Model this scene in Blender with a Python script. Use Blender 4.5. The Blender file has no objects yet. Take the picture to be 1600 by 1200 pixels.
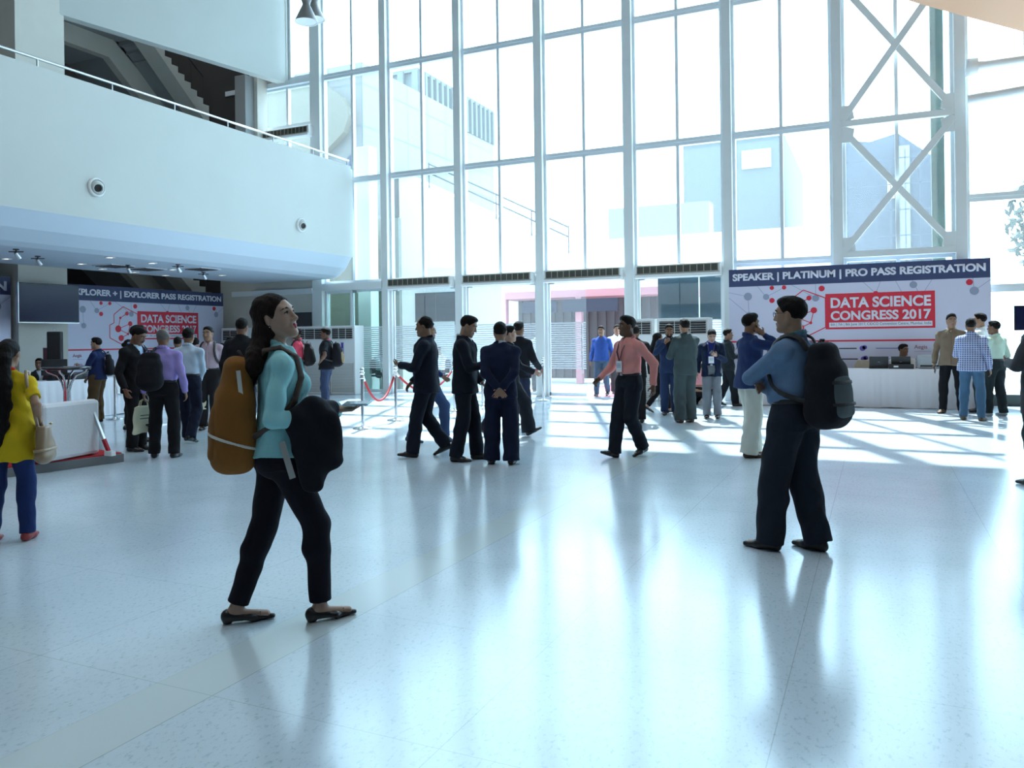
import bpy, math, random
import numpy as np
import openvdb
from mathutils import Vector, Matrix

SC = bpy.context.scene
COL = SC.collection
random.seed(7)
RNG = np.random.default_rng(11)

# ------------------------------------------------------------------ camera
FPX, CXP, CYP, ROLL, EYE = 1240.0, 800.0, 530.0, 0.013, 1.42
YAW = math.atan(570 / FPX)                     # camera looks this far to the left of +Y
FWD = Vector((-math.sin(YAW), math.cos(YAW), 0))
RGT = Vector((math.cos(YAW), math.sin(YAW), 0))
UP = Vector((0, 0, 1))
cam_data = bpy.data.cameras.new('camera')
cam_data.sensor_width = 36
cam_data.lens = FPX / 1600 * 36
cam_data.shift_y = -(600 - CYP) / 1600
cam_data.clip_end = 400
cam = bpy.data.objects.new('camera', cam_data)
COL.objects.link(cam)
_r = (RGT - UP * ROLL).normalized()
_u = (UP + RGT * ROLL).normalized()
cam.matrix_world = Matrix(((_r.x, _u.x, -FWD.x, 0), (_r.y, _u.y, -FWD.y, 0), (_r.z, _u.z, -FWD.z, EYE), (0, 0, 0, 1)))
SC.camera = cam

# ------------------------------------------------------------------ sky, sun, exposure
world = bpy.data.worlds.new('sky')
SC.world = world
world.use_nodes = True
_bg = world.node_tree.nodes['Background']
_bg.inputs['Color'].default_value = (0.55, 0.80, 1.0, 1)
_bg.inputs['Strength'].default_value = 5.2
_sd = bpy.data.lights.new('sun', 'SUN')
_sd.energy = 10.0
_sd.angle = 0.012
_sd.color = (0.96, 0.98, 1.0)
sun = bpy.data.objects.new('sun', _sd)
COL.objects.link(sun)
SUN_EL = math.radians(56)
_sdir = FWD * math.cos(SUN_EL) + RGT * 0.03 + UP * math.sin(SUN_EL)      # towards the sun: ahead and high
sun.rotation_euler = _sdir.to_track_quat('Z', 'Y').to_euler()
sun.location = (0, 0, 30)
SC.view_settings.view_transform = 'Standard'
SC.view_settings.look = 'None'
SC.view_settings.gamma = 1
SC.view_settings.use_curve_mapping = False
SC.view_settings.exposure = 0.42


def area(name, loc, rot, sx, sy, power, color=(0.9, 0.97, 1)):
    d = bpy.data.lights.new(name, 'AREA')
    d.shape = 'RECTANGLE'
    d.size, d.size_y, d.energy, d.color = sx, sy, power, color
    o = bpy.data.objects.new(name, d)
    COL.objects.link(o)
    o.location, o.rotation_euler = loc, rot
    return o


# unseen fill lights added under the roof, over the hall and the upper gallery
area('roof_fill', (-5, 3, 13.7), (0, 0, 0), 14, 10, 500)
area('gallery_fill', (-18.4, 14, 13.6), (0, 0, 0), 1.5, 8, 120)


# ------------------------------------------------------------------ geometry of the place from the ground plane
def unroll(px, py):
    return px - CXP - ROLL * (py - CYP), (py - CYP) + ROLL * (px - CXP)


def ground(px, py, z=0.0):
    """the point of the floor (or of height z) the photograph shows there"""
    dx, dy = unroll(px, py)
    dep = (EYE - z) * FPX / dy
    p = FWD * dep + RGT * (dx / FPX * dep)
    return Vector((p.x, p.y, z))


def depth_of(p):
    return p.x * FWD.x + p.y * FWD.y


# ------------------------------------------------------------------ tags
def tag(o, label=None, cat=None, group=None, kind=None):
    if label:
        o['label'] = label
    if cat:
        o['category'] = cat
    if group:
        o['group'] = group
    if kind:
        o['kind'] = kind
    return o


def empty(name, loc=(0, 0, 0), rz=0.0, label=None, cat=None, group=None, kind=None):
    o = bpy.data.objects.new(name, None)
    COL.objects.link(o)
    o.location = loc
    o.rotation_euler = (0, 0, rz)
    o.empty_display_size = 0.1
    return tag(o, label, cat, group, kind)


def copy_tree(o, parent=None):
    c = o.copy()
    COL.objects.link(c)
    if parent:
        c.parent = parent
    for ch in o.children:
        copy_tree(ch, c)
    return c


# ------------------------------------------------------------------ materials
MATS = {}


def mat(name, color, rough=0.6, metal=0.0, spec=0.5, bump=0.0, bscale=40.0, vary=0.0, vscale=3.0, coat=0.0, emit=None, estr=0.0, sheen=0.0, stretch=None, trans=0.0):
    if name in MATS:
        return MATS[name]
    m = bpy.data.materials.new(name)
    m.use_nodes = True
    nt = m.node_tree
    b = nt.nodes['Principled BSDF']
    b.inputs['Base Color'].default_value = (*color, 1)
    b.inputs['Roughness'].default_value = rough
    b.inputs['Metallic'].default_value = metal
    b.inputs['Specular IOR Level'].default_value = spec
    b.inputs['Coat Weight'].default_value = coat
    if sheen:
        b.inputs['Sheen Weight'].default_value = sheen
    if emit:
        b.inputs['Emission Color'].default_value = (*emit, 1)
        b.inputs['Emission Strength'].default_value = estr
    if bump or vary:
        tc = nt.nodes.new('ShaderNodeTexCoord')
        mp = nt.nodes.new('ShaderNodeMapping')
        nt.links.new(tc.outputs['Object'], mp.inputs['Vector'])
        if stretch:
            mp.inputs['Scale'].default_value = stretch
    if bump:
        n = nt.nodes.new('ShaderNodeTexNoise')
        n.inputs['Scale'].default_value = bscale
        n.inputs['Detail'].default_value = 4
        nt.links.new(mp.outputs['Vector'], n.inputs['Vector'])
        bp = nt.nodes.new('ShaderNodeBump')
        bp.inputs['Strength'].default_value = bump
        bp.inputs['Distance'].default_value = 0.02
        nt.links.new(n.outputs['Fac'], bp.inputs['Height'])
        nt.links.new(bp.outputs['Normal'], b.inputs['Normal'])
    if vary:
        n = nt.nodes.new('ShaderNodeTexNoise')
        n.inputs['Scale'].default_value = vscale
        n.inputs['Detail'].default_value = 5
        nt.links.new(mp.outputs['Vector'], n.inputs['Vector'])
        mx = nt.nodes.new('ShaderNodeMix')
        mx.data_type = 'RGBA'
        mx.inputs[6].default_value = tuple(c * (1 - vary) for c in color) + (1,)
        mx.inputs[7].default_value = tuple(min(1, c * (1 + vary)) for c in color) + (1,)
        nt.links.new(n.outputs['Fac'], mx.inputs[0])
        nt.links.new(mx.outputs[2], b.inputs['Base Color'])
    MATS[name] = m
    return m


def cloth(color, rough=0.85, name=None):
    key = name or 'cloth_%02x%02x%02x' % tuple(int(255 * min(1, c) ** .45) for c in color)
    return mat(key, color, rough=rough, spec=0.12, bump=0.7, bscale=11, vary=0.14, vscale=9, sheen=0.03, stretch=(1, 1, 0.6))


def glass_mat(name, tint=(0.93, 0.985, 0.99), haze=0.03, refl=1.0):
    """thin sheet glass: see-through with a mirror reflection and a translucent veil put in as lens haze"""
    m = bpy.data.materials.new(name)
    m.use_nodes = True
    nt = m.node_tree
    nt.nodes.clear()
    out = nt.nodes.new('ShaderNodeOutputMaterial')
    tr = nt.nodes.new('ShaderNodeBsdfTransparent')
    tr.inputs['Color'].default_value = (*tint, 1)
    gl = nt.nodes.new('ShaderNodeBsdfGlossy')
    gl.inputs['Roughness'].default_value = 0.0
    fr = nt.nodes.new('ShaderNodeFresnel')
    fr.inputs['IOR'].default_value = 1.0 + 0.45 * refl
    m1 = nt.nodes.new('ShaderNodeMixShader')
    ge = nt.nodes.new('ShaderNodeNewGeometry')              # the mirror reflection sits on the outer face of each pane only
    bf = nt.nodes.new('ShaderNodeMath')
    bf.operation = 'SUBTRACT'
    bf.inputs[0].default_value = 1.0
    nt.links.new(ge.outputs['Backfacing'], bf.inputs[1])
    mu = nt.nodes.new('ShaderNodeMath')
    mu.operation = 'MULTIPLY'
    nt.links.new(fr.outputs[0], mu.inputs[0])
    nt.links.new(bf.outputs[0], mu.inputs[1])
    nt.links.new(mu.outputs[0], m1.inputs[0])
    nt.links.new(tr.outputs[0], m1.inputs[1])
    nt.links.new(gl.outputs[0], m1.inputs[2])
    tl = nt.nodes.new('ShaderNodeBsdfTranslucent')
    tl.inputs['Color'].default_value = (0.9, 0.97, 1, 1)
    m2 = nt.nodes.new('ShaderNodeMixShader')
    m2.inputs[0].default_value = haze  # translucent share stands in for lens haze over the outside view
    nt.links.new(m1.outputs[0], m2.inputs[1])
    nt.links.new(tl.outputs[0], m2.inputs[2])
    nt.links.new(m2.outputs[0], out.inputs[0])
    return m


# ------------------------------------------------------------------ hard-surface mesh builder
class MB:
    def __init__(s):
        s.v, s.f, s.m, s.sm = [], [], [], []

    def add(s, vs, fs, mi=0, smooth=False):
        o = len(s.v)
        s.v += [tuple(p) for p in vs]
        for f in fs:
            s.f.append([i + o for i in f])
            s.m.append(mi)
            s.sm.append(smooth)
        return s

    def box(s, x0, y0, z0, x1, y1, z1, mi=0):
        x0, x1 = min(x0, x1), max(x0, x1)
        y0, y1 = min(y0, y1), max(y0, y1)
        z0, z1 = min(z0, z1), max(z0, z1)
        v = [(x0, y0, z0), (x1, y0, z0), (x1, y1, z0), (x0, y1, z0), (x0, y0, z1), (x1, y0, z1), (x1, y1, z1), (x0, y1, z1)]
        return s.add(v, [(0, 3, 2, 1), (4, 5, 6, 7), (0, 1, 5, 4), (1, 2, 6, 5), (2, 3, 7, 6), (3, 0, 4, 7)], mi)

    def bar(s, A, B, w, h, up=(0, 0, 1), mi=0):
        """a straight bar of rectangular section w x h"""
        A, B, up = Vector(A), Vector(B), Vector(up)
        d = (B - A).normalized()
        u = d.cross(up)
        if u.length < 1e-4:
            u = d.cross(Vector((1, 0, 0)))
        u.normalize()
        n = u.cross(d).normalized()
        v = [P + u * a * w / 2 + n * b * h / 2 for P in (A, B) for a, b in ((-1, -1), (1, -1), (1, 1), (-1, 1))]
        return s.add(v, [(0, 1, 2, 3), (7, 6, 5, 4), (0, 4, 5, 1), (1, 5, 6, 2), (2, 6, 7, 3), (3, 7, 4, 0)], mi)

    def tube(s, pts, r, n=10, mi=0, caps=True):
        pts = [Vector(p) for p in pts]
        rs = r if isinstance(r, (list, tuple)) else [r] * len(pts)
        rings = []
        ref = None
        for i, p in enumerate(pts):
            d = (pts[min(i + 1, len(pts) - 1)] - pts[max(i - 1, 0)]).normalized()
            if ref is None:
                ref = d.cross(Vector((0, 0, 1)))
                if ref.length < 1e-3:
                    ref = Vector((1, 0, 0))
            ref = (ref - d * ref.dot(d)).normalized()
            b = d.cross(ref)
            rings.append([p + (ref * math.cos(2 * math.pi * k / n) + b * math.sin(2 * math.pi * k / n)) * rs[i] for k in range(n)])
        v = [q for rg in rings for q in rg]
        f = [(i * n + k, i * n + (k + 1) % n, (i + 1) * n + (k + 1) % n, (i + 1) * n + k) for i in range(len(pts) - 1) for k in range(n)]
        s.add(v, f, mi, True)
        if caps:
            s.add(rings[0], [tuple(range(n))[::-1]], mi)
            s.add(rings[-1], [tuple(range(n))], mi)
        return s

    def lathe(s, prof, c=(0, 0, 0), n=24, mi=0, axis='z'):
        v, f = [], []
        for r, z in prof:
            for k in range(n):
                a = 2 * math.pi * k / n
                p = (r * math.cos(a), r * math.sin(a), z)
                if axis == 'x':
                    p = (p[2], p[0], p[1])
                elif axis == 'y':
                    p = (p[1], p[2], p[0])
                v.append((p[0] + c[0], p[1] + c[1], p[2] + c[2]))
        for i in range(len(prof) - 1):
            for k in range(n):
                f.append((i * n + k, i * n + (k + 1) % n, (i + 1) * n + (k + 1) % n, (i + 1) * n + k))
        return s.add(v, f, mi, True)

    def prism(s, poly, z0, z1, mi=0, axis='z'):
        n = len(poly)

        def P(a, b, z):
            return (a, b, z) if axis == 'z' else ((z, a, b) if axis == 'x' else (a, z, b))
        v = [P(a, b, z0) for a, b in poly] + [P(a, b, z1) for a, b in poly]
        f = [tuple(range(n))[::-1], tuple(range(n, 2 * n))] + [(i, (i + 1) % n, n + (i + 1) % n, n + i) for i in range(n)]
        return s.add(v, f, mi)

    def build(s, name, mats, parent=None, bevel=0.0, loc=None, rz=None):
        me = bpy.data.meshes.new(name)
        me.from_pydata([tuple(p) for p in s.v], [], s.f)
        mats = mats if isinstance(mats, (list, tuple)) else [mats]
        for m in mats:
            me.materials.append(m)
        me.polygons.foreach_set('material_index', s.m)
        me.polygons.foreach_set('use_smooth', s.sm)
        me.update()
        o = bpy.data.objects.new(name, me)
        COL.objects.link(o)
        if parent:
            o.parent = parent
        if bevel:
            b = o.modifiers.new('bevel', 'BEVEL')
            b.width, b.segments, b.limit_method = bevel, 2, 'ANGLE'
        if loc is not None:
            o.location = loc
        if rz is not None:
            o.rotation_euler = (0, 0, rz)
        return o


def text_mesh(name, body, m, parent, width=None, height=None, bold=0.0, ext=0.002, loc=(0, 0, 0), rot=(0, 0, 0), align='LEFT'):
    cu = bpy.data.curves.new('tmp', 'FONT')
    cu.body = body
    cu.size = 1
    cu.extrude = 0
    cu.offset = bold
    ob = bpy.data.objects.new('tmp', cu)
    COL.objects.link(ob)
    bpy.context.view_layer.update()
    me = bpy.data.meshes.new_from_object(ob.evaluated_get(bpy.context.evaluated_depsgraph_get()))
    bpy.data.objects.remove(ob)
    bpy.data.curves.remove(cu)
    co = np.empty(len(me.vertices) * 3)
    me.vertices.foreach_get('co', co)
    co = co.reshape(-1, 3)
    lo, hi = co.min(0), co.max(0)
    sy = (height / (hi[1] - lo[1])) if height else None
    sx = (width / (hi[0] - lo[0])) if width else sy
    sy = sy or sx
    co = (co - lo) * (sx, sy, 1)
    if align == 'CENTER':
        co[:, 0] -= co[:, 0].max() / 2
    me.vertices.foreach_set('co', co.ravel())
    me.materials.clear()
    me.materials.append(m)
    me.name = name
    o = bpy.data.objects.new(name, me)
    COL.objects.link(o)
    o.parent = parent
    o.location, o.rotation_euler = loc, rot
    sol = o.modifiers.new('thickness', 'SOLIDIFY')
    sol.thickness = ext
    return o

# ================================================================== THE SETTING
M_WALL = mat('painted_wall', (0.545, 0.575, 0.55), rough=0.75, vary=0.04, vscale=1.2, bump=0.05, bscale=60)
M_SOFFIT = mat('soffit_sky_tint', (0.58, 0.67, 0.76), rough=0.7)  # bluish cast of reflected sky put into the colour of the underside
M_COLUMN = mat('column_paint', (0.74, 0.78, 0.78), rough=0.6, vary=0.05, vscale=2)
M_ALU = mat('aluminium_frame', (0.74, 0.80, 0.84), rough=0.4, metal=0.15)
M_WHITEFRAME = mat('white_frame', (0.80, 0.83, 0.83), rough=0.5)
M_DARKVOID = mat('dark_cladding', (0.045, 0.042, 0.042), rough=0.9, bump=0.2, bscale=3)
M_GREYCONC = mat('grey_concrete', (0.30, 0.31, 0.31), rough=0.85, vary=0.1, vscale=2)
M_BEIGE = mat('beige_paint', (0.62, 0.60, 0.54), rough=0.8, vary=0.05)
M_CHROME = mat('chrome', (0.75, 0.77, 0.79), rough=0.12, metal=1.0)
M_STEEL = mat('brushed_steel', (0.62, 0.64, 0.66), rough=0.3, metal=1.0)
M_WHITE = mat('white_enamel', (0.80, 0.82, 0.82), rough=0.4)
M_BLACK = mat('black_plastic', (0.018, 0.018, 0.02), rough=0.45)
M_DARKGREY = mat('dark_grey_plastic', (0.07, 0.07, 0.075), rough=0.5)
M_LINEN = mat('white_tablecloth', (0.80, 0.79, 0.84), rough=0.8, bump=0.25, bscale=6, stretch=(3, 3, 0.25))
M_RED = mat('red_velvet', (0.46, 0.006, 0.018), rough=0.6, sheen=0.05)
M_REDCARPET = mat('red_carpet', (0.50, 0.02, 0.03), rough=0.95, bump=0.4, bscale=200)
GLASS = glass_mat('window_glass')
GLASS_GREEN = glass_mat('green_tinted_glass', (0.74, 0.86, 0.82), 0.02)
GLASS_DOOR = glass_mat('door_glass', (0.90, 0.97, 0.98), 0.02)


def floor_material():
    m = bpy.data.materials.new('polished_terrazzo')
    m.use_nodes = True
    nt = m.node_tree
    N, L = nt.nodes.new, nt.links.new
    b = nt.nodes['Principled BSDF']
    tc = N('ShaderNodeTexCoord')
    sep = N('ShaderNodeSeparateXYZ')
    L(tc.outputs['Object'], sep.inputs[0])

    def math_(op, a, b_=None, c=None):
        n = N('ShaderNodeMath')
        n.operation = op
        for i, x in enumerate((a, b_, c)):
            if x is None:
                continue
            if isinstance(x, (int, float)):
                n.inputs[i].default_value = x
            else:
                L(x, n.inputs[i])
        return n.outputs[0]
    X, Y = sep.outputs['X'], sep.outputs['Y']
    # a plain 0.3 m band every 6.3 m, tiles of 1.05 m between
    xb = math_('FLOORED_MODULO', math_('ADD', X, 2.755), 6.3)
    band = math_('LESS_THAN', xb, 0.305)
    edge = math_('LESS_THAN', math_('ABSOLUTE', math_('SUBTRACT', xb, 0.1525)), 0.157)
    edge_in = math_('LESS_THAN', math_('ABSOLUTE', math_('SUBTRACT', xb, 0.1525)), 0.151)
    band_line = math_('SUBTRACT', edge, edge_in)
    xt = math_('FLOORED_MODULO', math_('SUBTRACT', xb, 0.305), 1.05)
    yt = math_('FLOORED_MODULO', math_('SUBTRACT', Y, 2.39), 1.05)
    jl = math_('MAXIMUM', math_('LESS_THAN', xt, 0.004), math_('LESS_THAN', yt, 0.0035))
    joint = math_('MAXIMUM', band_line, jl)
    n1 = N('ShaderNodeTexNoise')
    n1.inputs['Scale'].default_value = 52
    n1.inputs['Detail'].default_value = 7
    n1.inputs['Roughness'].default_value = 0.72
    mp = N('ShaderNodeMapping')
    mp.inputs['Scale'].default_value = (1.0, 0.55, 1)
    mp.inputs['Rotation'].default_value = (0, 0, 0.5)
    L(tc.outputs['Object'], mp.inputs[0])
    L(mp.outputs[0], n1.inputs['Vector'])
    cr = N('ShaderNodeValToRGB')
    cr.color_ramp.elements[0].position = 0.37
    cr.color_ramp.elements[0].color = (0.45, 0.525, 0.60, 1)
    cr.color_ramp.elements[1].position = 0.46
    cr.color_ramp.elements[1].color = (0.61, 0.69, 0.76, 1)
    L(n1.outputs['Fac'], cr.inputs[0])
    n2 = N('ShaderNodeTexNoise')
    n2.inputs['Scale'].default_value = 1.3
    n2.inputs['Detail'].default_value = 3
    L(tc.outputs['Object'], n2.inputs['Vector'])
    mx0 = N('ShaderNodeMix')
    mx0.data_type = 'RGBA'
    mx0.blend_type = 'MULTIPLY'
    mx0.inputs[0].default_value = 1
    cr2 = N('ShaderNodeValToRGB')
    cr2.color_ramp.elements[0].position = 0.3
    cr2.color_ramp.elements[0].color = (0.88, 0.90, 0.90, 1)
    cr2.color_ramp.elements[1].position = 0.7
    L(n2.outputs['Fac'], cr2.inputs[0])
    L(cr.outputs[0], mx0.inputs[6])
    L(cr2.outputs[0], mx0.inputs[7])
    mx1 = N('ShaderNodeMix')
    mx1.data_type = 'RGBA'
    L(band, mx1.inputs[0])
    L(mx0.outputs[2], mx1.inputs[6])
    mx1.inputs[7].default_value = (0.57, 0.635, 0.65, 1)
    mx2 = N('ShaderNodeMix')
    mx2.data_type = 'RGBA'
    L(math_('MULTIPLY', joint, 0.45), mx2.inputs[0])
    L(mx1.outputs[2], mx2.inputs[6])
    mx2.inputs[7].default_value = (0.22, 0.23, 0.22, 1)
    L(mx2.outputs[2], b.inputs['Base Color'])
    n3 = N('ShaderNodeTexNoise')
    n3.inputs['Scale'].default_value = 2.2
    n3.inputs['Detail'].default_value = 4
    L(tc.outputs['Object'], n3.inputs['Vector'])
    mr = N('ShaderNodeMapRange')
    mr.inputs['To Min'].default_value = 0.13
    mr.inputs['To Max'].default_value = 0.21
    L(n3.outputs['Fac'], mr.inputs['Value'])
    L(mr.outputs[0], b.inputs['Roughness'])
    b.inputs['Specular IOR Level'].default_value = 1.0
    b.inputs['IOR'].default_value = 1.6
    return m


def structure(mb, name, m, parent=None, bevel=0.0):
    o = mb.build(name, m, parent, bevel)
    if parent is None:
        o['kind'] = 'structure'
    return o


YF = 18.2                                       # plane of the glazing
CX = [-16.54, -14.28, -12.02, -9.76, -7.50, -5.23, -2.97, -0.71, 1.55, 3.81, 6.07, 8.33, 10.6]
ZT = [3.03, 5.88, 8.85, 11.8, 14.0]

structure(MB().box(-23, -8, -0.2, 11, 18.3, 0), 'floor', floor_material())
structure(MB().box(-23, -8, 14.0, 11, 18.5, 14.2), 'ceiling', mat('roof_deck', (0.36, 0.38, 0.38), rough=.8))
structure(MB().box(-23, -8.2, 0, 11, -8, 14), 'wall_back', mat('dim_wall', (0.22, 0.22, 0.22), rough=.8))
structure(MB().box(10.8, -8, 0, 11, 18.4, 14), 'wall_right', mat('dim_wall', (0.22, 0.22, 0.22)))
structure(MB().box(-23.2, -8, 0, -23, 18.4, 14), 'wall_left', M_DARKVOID)
structure(MB().box(-400, 18.3, -0.25, 400, 400, -0.02), 'ground_outside', mat('pale_paving', (0.62, 0.62, 0.6), rough=0.9))

# columns of the glass front (the deep posts)
for i, x in enumerate(CX):
    w = 0.2 if i != 1 else 0.34
    z0 = 5.1 if i == 0 else 0
    structure(MB().box(x - w / 2, 17.98, z0, x + w / 2, 18.34, 14), 'column', M_COLUMN, bevel=0.008)

nwin = 0


def window(x0, x1, z0, z1, split=True, g=None, fw=0.06, m=None):
    """one bay of the glass front between two rails"""
    global nwin
    nwin += 1
    m = m or M_ALU
    w = empty('window_%d' % nwin, ((x0 + x1) / 2, YF, z0), kind='structure')
    X0, X1, h = x0 - (x0 + x1) / 2, x1 - (x0 + x1) / 2, z1 - z0
    f = MB()
    f.box(X0, -0.08, 0, X0 + fw, 0.06, h).box(X1 - fw, -0.08, 0, X1, 0.06, h)
    f.box(X0 + fw, -0.10, 0, X1 - fw, 0.06, 0.075).box(X0 + fw, -0.07, h - 0.075, X1 - fw, 0.06, h)
    if split:
        f.box(-0.035, -0.07, 0.075, 0.035, 0.05, h - 0.075)
    f.build('window_frame', m, w)
    for a, b in ([(X0 + fw, -0.035), (0.035, X1 - fw)] if split else [(X0 + fw, X1 - fw)]):
        MB().box(a, -0.004, 0.07, b, 0.004, h - 0.07).build('pane', g or GLASS, w)
    return w


for i in range(1, len(CX) - 1):
    a, b = CX[i] + 0.1, CX[i + 1] - 0.1
    if i == 1:
        a = CX[i] + 0.17
    if i <= 6:
        for j in range(4):
            window(a, b, ZT[j], ZT[j + 1])
    elif i == 7:                                # the braced bay
        window(a, b, ZT[0], ZT[2])
        window(a, b, ZT[2], ZT[4])
        for zz in (ZT[0], ZT[1] - 0.12, ZT[2] - 0.05, ZT[3]):
            structure(MB().box(a, 17.96, zz, b, 18.08, zz + 0.13), 'beam', M_COLUMN)
        for lo, hi in ((ZT[0] + .12, ZT[1] - .15), (ZT[1] + .02, ZT[2] - .08), (ZT[2] + .1, ZT[3] - .1)):
            structure(MB().bar((a, 17.99, lo), (b, 17.99, hi), 0.13, 0.05, (0, 1, 0)), 'brace_beam', M_COLUMN)
            structure(MB().bar((b, 18.045, lo), (a, 18.045, hi), 0.13, 0.05, (0, 1, 0)), 'brace_beam', M_COLUMN)
            for cx_ in (a, b):
                for zz in (lo, hi):
                    s = 1 if cx_ == a else -1
                    t = 1 if zz == lo else -1
                    structure(MB().prism([(cx_, zz - t * .05), (cx_ + s * .24, zz + t * .02), (cx_ + s * .2, zz + t * .3), (cx_, zz + t * .3)], 17.985, 18.0, axis='y'), 'gusset_beam', M_COLUMN)
    else:
        for z0, z1 in ((0.0, 2.3), (2.3, 4.1), (4.1, 8.2), (8.2, 14.0)):
            window(a, b, z0, z1, m=M_WHITEFRAME)
# weathered green post just outside the braced bay
structure(MB().box(1.06, 18.42, 0, 1.3, 18.62, 14), 'column', mat('weathered_green_post', (0.085, 0.12, 0.095), rough=0.8, vary=0.5, vscale=5))
# sloping steel tubes in the bays to the right
for z0, z1, yy in ((6.6, 6.25, 17.8), (5.95, 6.2, 17.7)):
    structure(MB().tube([(1.66, yy, z0), (10.7, yy - 1.5, z1)], 0.09, 12), 'tie_beam', M_WHITEFRAME)
structure(MB().lathe([(0.0, -.12), (.17, -.1), (.17, .1), (0, .12)], (1.74, 17.8, 6.6), 16, axis='x'), 'tie_beam_socket', M_WHITEFRAME)
# glass behind the right-hand banner
for i in (6, 7):
    window(CX[i] + .1, CX[i + 1] - .1, 0.0, 3.03)
# upper gallery glazing left of the last column
window(-16.3, -14.45, 7.6, 8.8, g=GLASS)
window(-16.3, -14.45, 5.2, 7.55, g=GLASS)
window(-15.28, -14.45, 8.95, 14, split=False)
structure(MB().box(-17.6, 18.0, 8.78, -14.45, 18.2, 8.92), 'trim_1', M_ALU)

# heads of the doorways and the low wall beyond
structure(MB().box(-14.1, 17.98, 2.84, -12.1, 18.3, 3.03), 'lintel', M_COLUMN)
structure(MB().box(-17.9, 18.02, 0, -14.46, 18.25, 5.1), 'wall_front', M_BEIGE)
structure(MB().box(-17.4, 17.95, 2.78, -14.44, 18.02, 2.93), 'trim_2', M_COLUMN)
structure(MB().box(-16.2, 18.0, 1.80, -14.5, 18.018, 2.26), 'trim_3', mat('dark_glass_panel', (0.03, 0.045, 0.05), rough=0.15))
for i in range(2, 6):
    structure(MB().box(CX[i] + .1, 18.05, 2.86, CX[i + 1] - .1, 18.3, 3.03), 'lintel', M_COLUMN)

M_FROST = mat('frosted_stripe', (0.86, 0.90, 0.95), rough=0.6)
ndoor = 0


def door(x0, x1, handle_right=True, stripes=True, swing=0.0, g=None):
    global ndoor
    ndoor += 1
    w = x1 - x0
    hinge = x0 if handle_right else x1
    d = empty('door_%d' % ndoor, (hinge, 18.17, 0.02), swing, kind='structure')
    s = 1 if handle_right else -1
    MB().box(0.01 * s, -.006, 0.08, s * (w - 0.01), .006, 2.78).build('door_glass', g or GLASS_DOOR, d)
    MB().box(0.01 * s, -.02, 0, s * (w - .01), .02, .08).box(0.01 * s, -.02, 2.76, s * (w - .01), .02, 2.83).box(0.0, -.02, 0, s * .04, .02, 2.83).build('door_frame', M_ALU, d)
    if stripes:
        mb = MB()
        for k in range(21):
            z = .66 + k * .055
            mb.box(.045 * s, -.010, z, s * (w - .02), -.007, z + .032)
        mb.build('frosted_stripes', M_FROST, d)
    MB().tube([(s * (w - .1), -.06, .55), (s * (w - .1), -.06, 1.75)], .016, 10).tube([(s * (w - .1), -.06, .7), (s * (w - .1), 0, .7)], .012, 8).tube([(s * (w - .1), -.06, 1.6), (s * (w - .1), 0, 1.6)], .012, 8).build('door_handle', M_STEEL, d)
    MB().box(.02 * s, -.03, 2.74, s * .16, .03, 2.80).build('door_closer', M_STEEL, d)
    return d


for i in range(2, 6):
    a, b = CX[i] + .16, CX[i + 1] - .16
    mid = (a + b) / 2
    if i == 4:
        door(a, mid, True)
        door(mid, b, False, stripes=False, swing=math.radians(-78))
    else:
        door(a, mid, True)
        door(mid, b, False)
    for xx in (CX[i] + .13, CX[i + 1] - .13):
        structure(MB().box(xx - .03, 18.08, 0, xx + .03, 18.26, 2.86), 'trim_4', M_WHITEFRAME)
door(-13.2, -12.15, True, g=GLASS_GREEN)
window(-14.1, -13.2, 0, 2.84, split=False, g=GLASS_GREEN)

# air curtains over the doorways
def air_curtain(x, w, z, label, y=17.82):
    t = empty('air_curtain', (x, y, z), 0, label, 'air curtain', 'air curtains over the doorways')
    MB().box(-w / 2, -.02, 0, w / 2, .2, .29).box(-w / 2, -.07, .0, w / 2, -.02, .07).build('casing', M_WHITE, t, bevel=0.012)
    g = MB()
    g.box(-w / 2 + .05, -.028, .1, w / 2 - .05, -.021, .26)
    g.build('intake_grille', mat('grille_dark', (0.06, 0.06, 0.05), rough=0.6), t)
    r = MB()
    r.box(-w / 2 + .05, -.032, .255, w / 2 - .05, -.027, .265).box(-w / 2 + .05, -.032, .095, w / 2 - .05, -.027, .105)
    for k in range(13):
        xx = -w / 2 + .06 + k * (w - .12) / 12
        r.box(xx - .006, -.034, .1, xx + .006, -.028, .26)
    r.build('grille_ribs', mat('rib_brass', (0.45, 0.42, 0.32), rough=0.5), t)
    return t


for i, lab in zip(range(2, 6), ('long air curtain over the doorway behind the red rope stanchions', 'long air curtain over the doorway behind the suited back-turned person',
                                'long air curtain over the doorway where people walk in', 'long air curtain above the floor air conditioners beside the platinum banner')):
    air_curtain((CX[i] + CX[i + 1]) / 2 + .02, 1.95, 2.78, lab)
air_curtain(-15.2, 1.7, 7.2, 'air curtain on the upper gallery below the small windows')

# ---- the gallery: parapet, sloped underside, ceiling below it
XB, YB0, YB1 = -13.0, -8, 18.0
structure(MB().prism([(XB, 3.72), (XB, 6.2), (XB - .16, 6.2), (XB - .16, 3.72)], YB0, YB1 - .12, axis='y'), 'wall_gallery', M_WALL)
structure(MB().prism([(XB, 3.72), (XB - .16, 3.72), (XB - .16, 5.1), (XB - 3.6, 5.1), (XB - 3.6, 3.15), (XB - .62, 3.15), (XB - .45, 3.22), (XB - .2, 3.42)], YB0, YB1 - .12, axis='y'), 'ceiling_gallery', M_SOFFIT)
structure(MB().prism([(XB - 3.6, 4.9), (XB - 3.6, 5.1), (-23, 5.1), (-23, 4.9)], YB0, 9.0, axis='y'), 'floor_gallery', M_GREYCONC)
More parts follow.
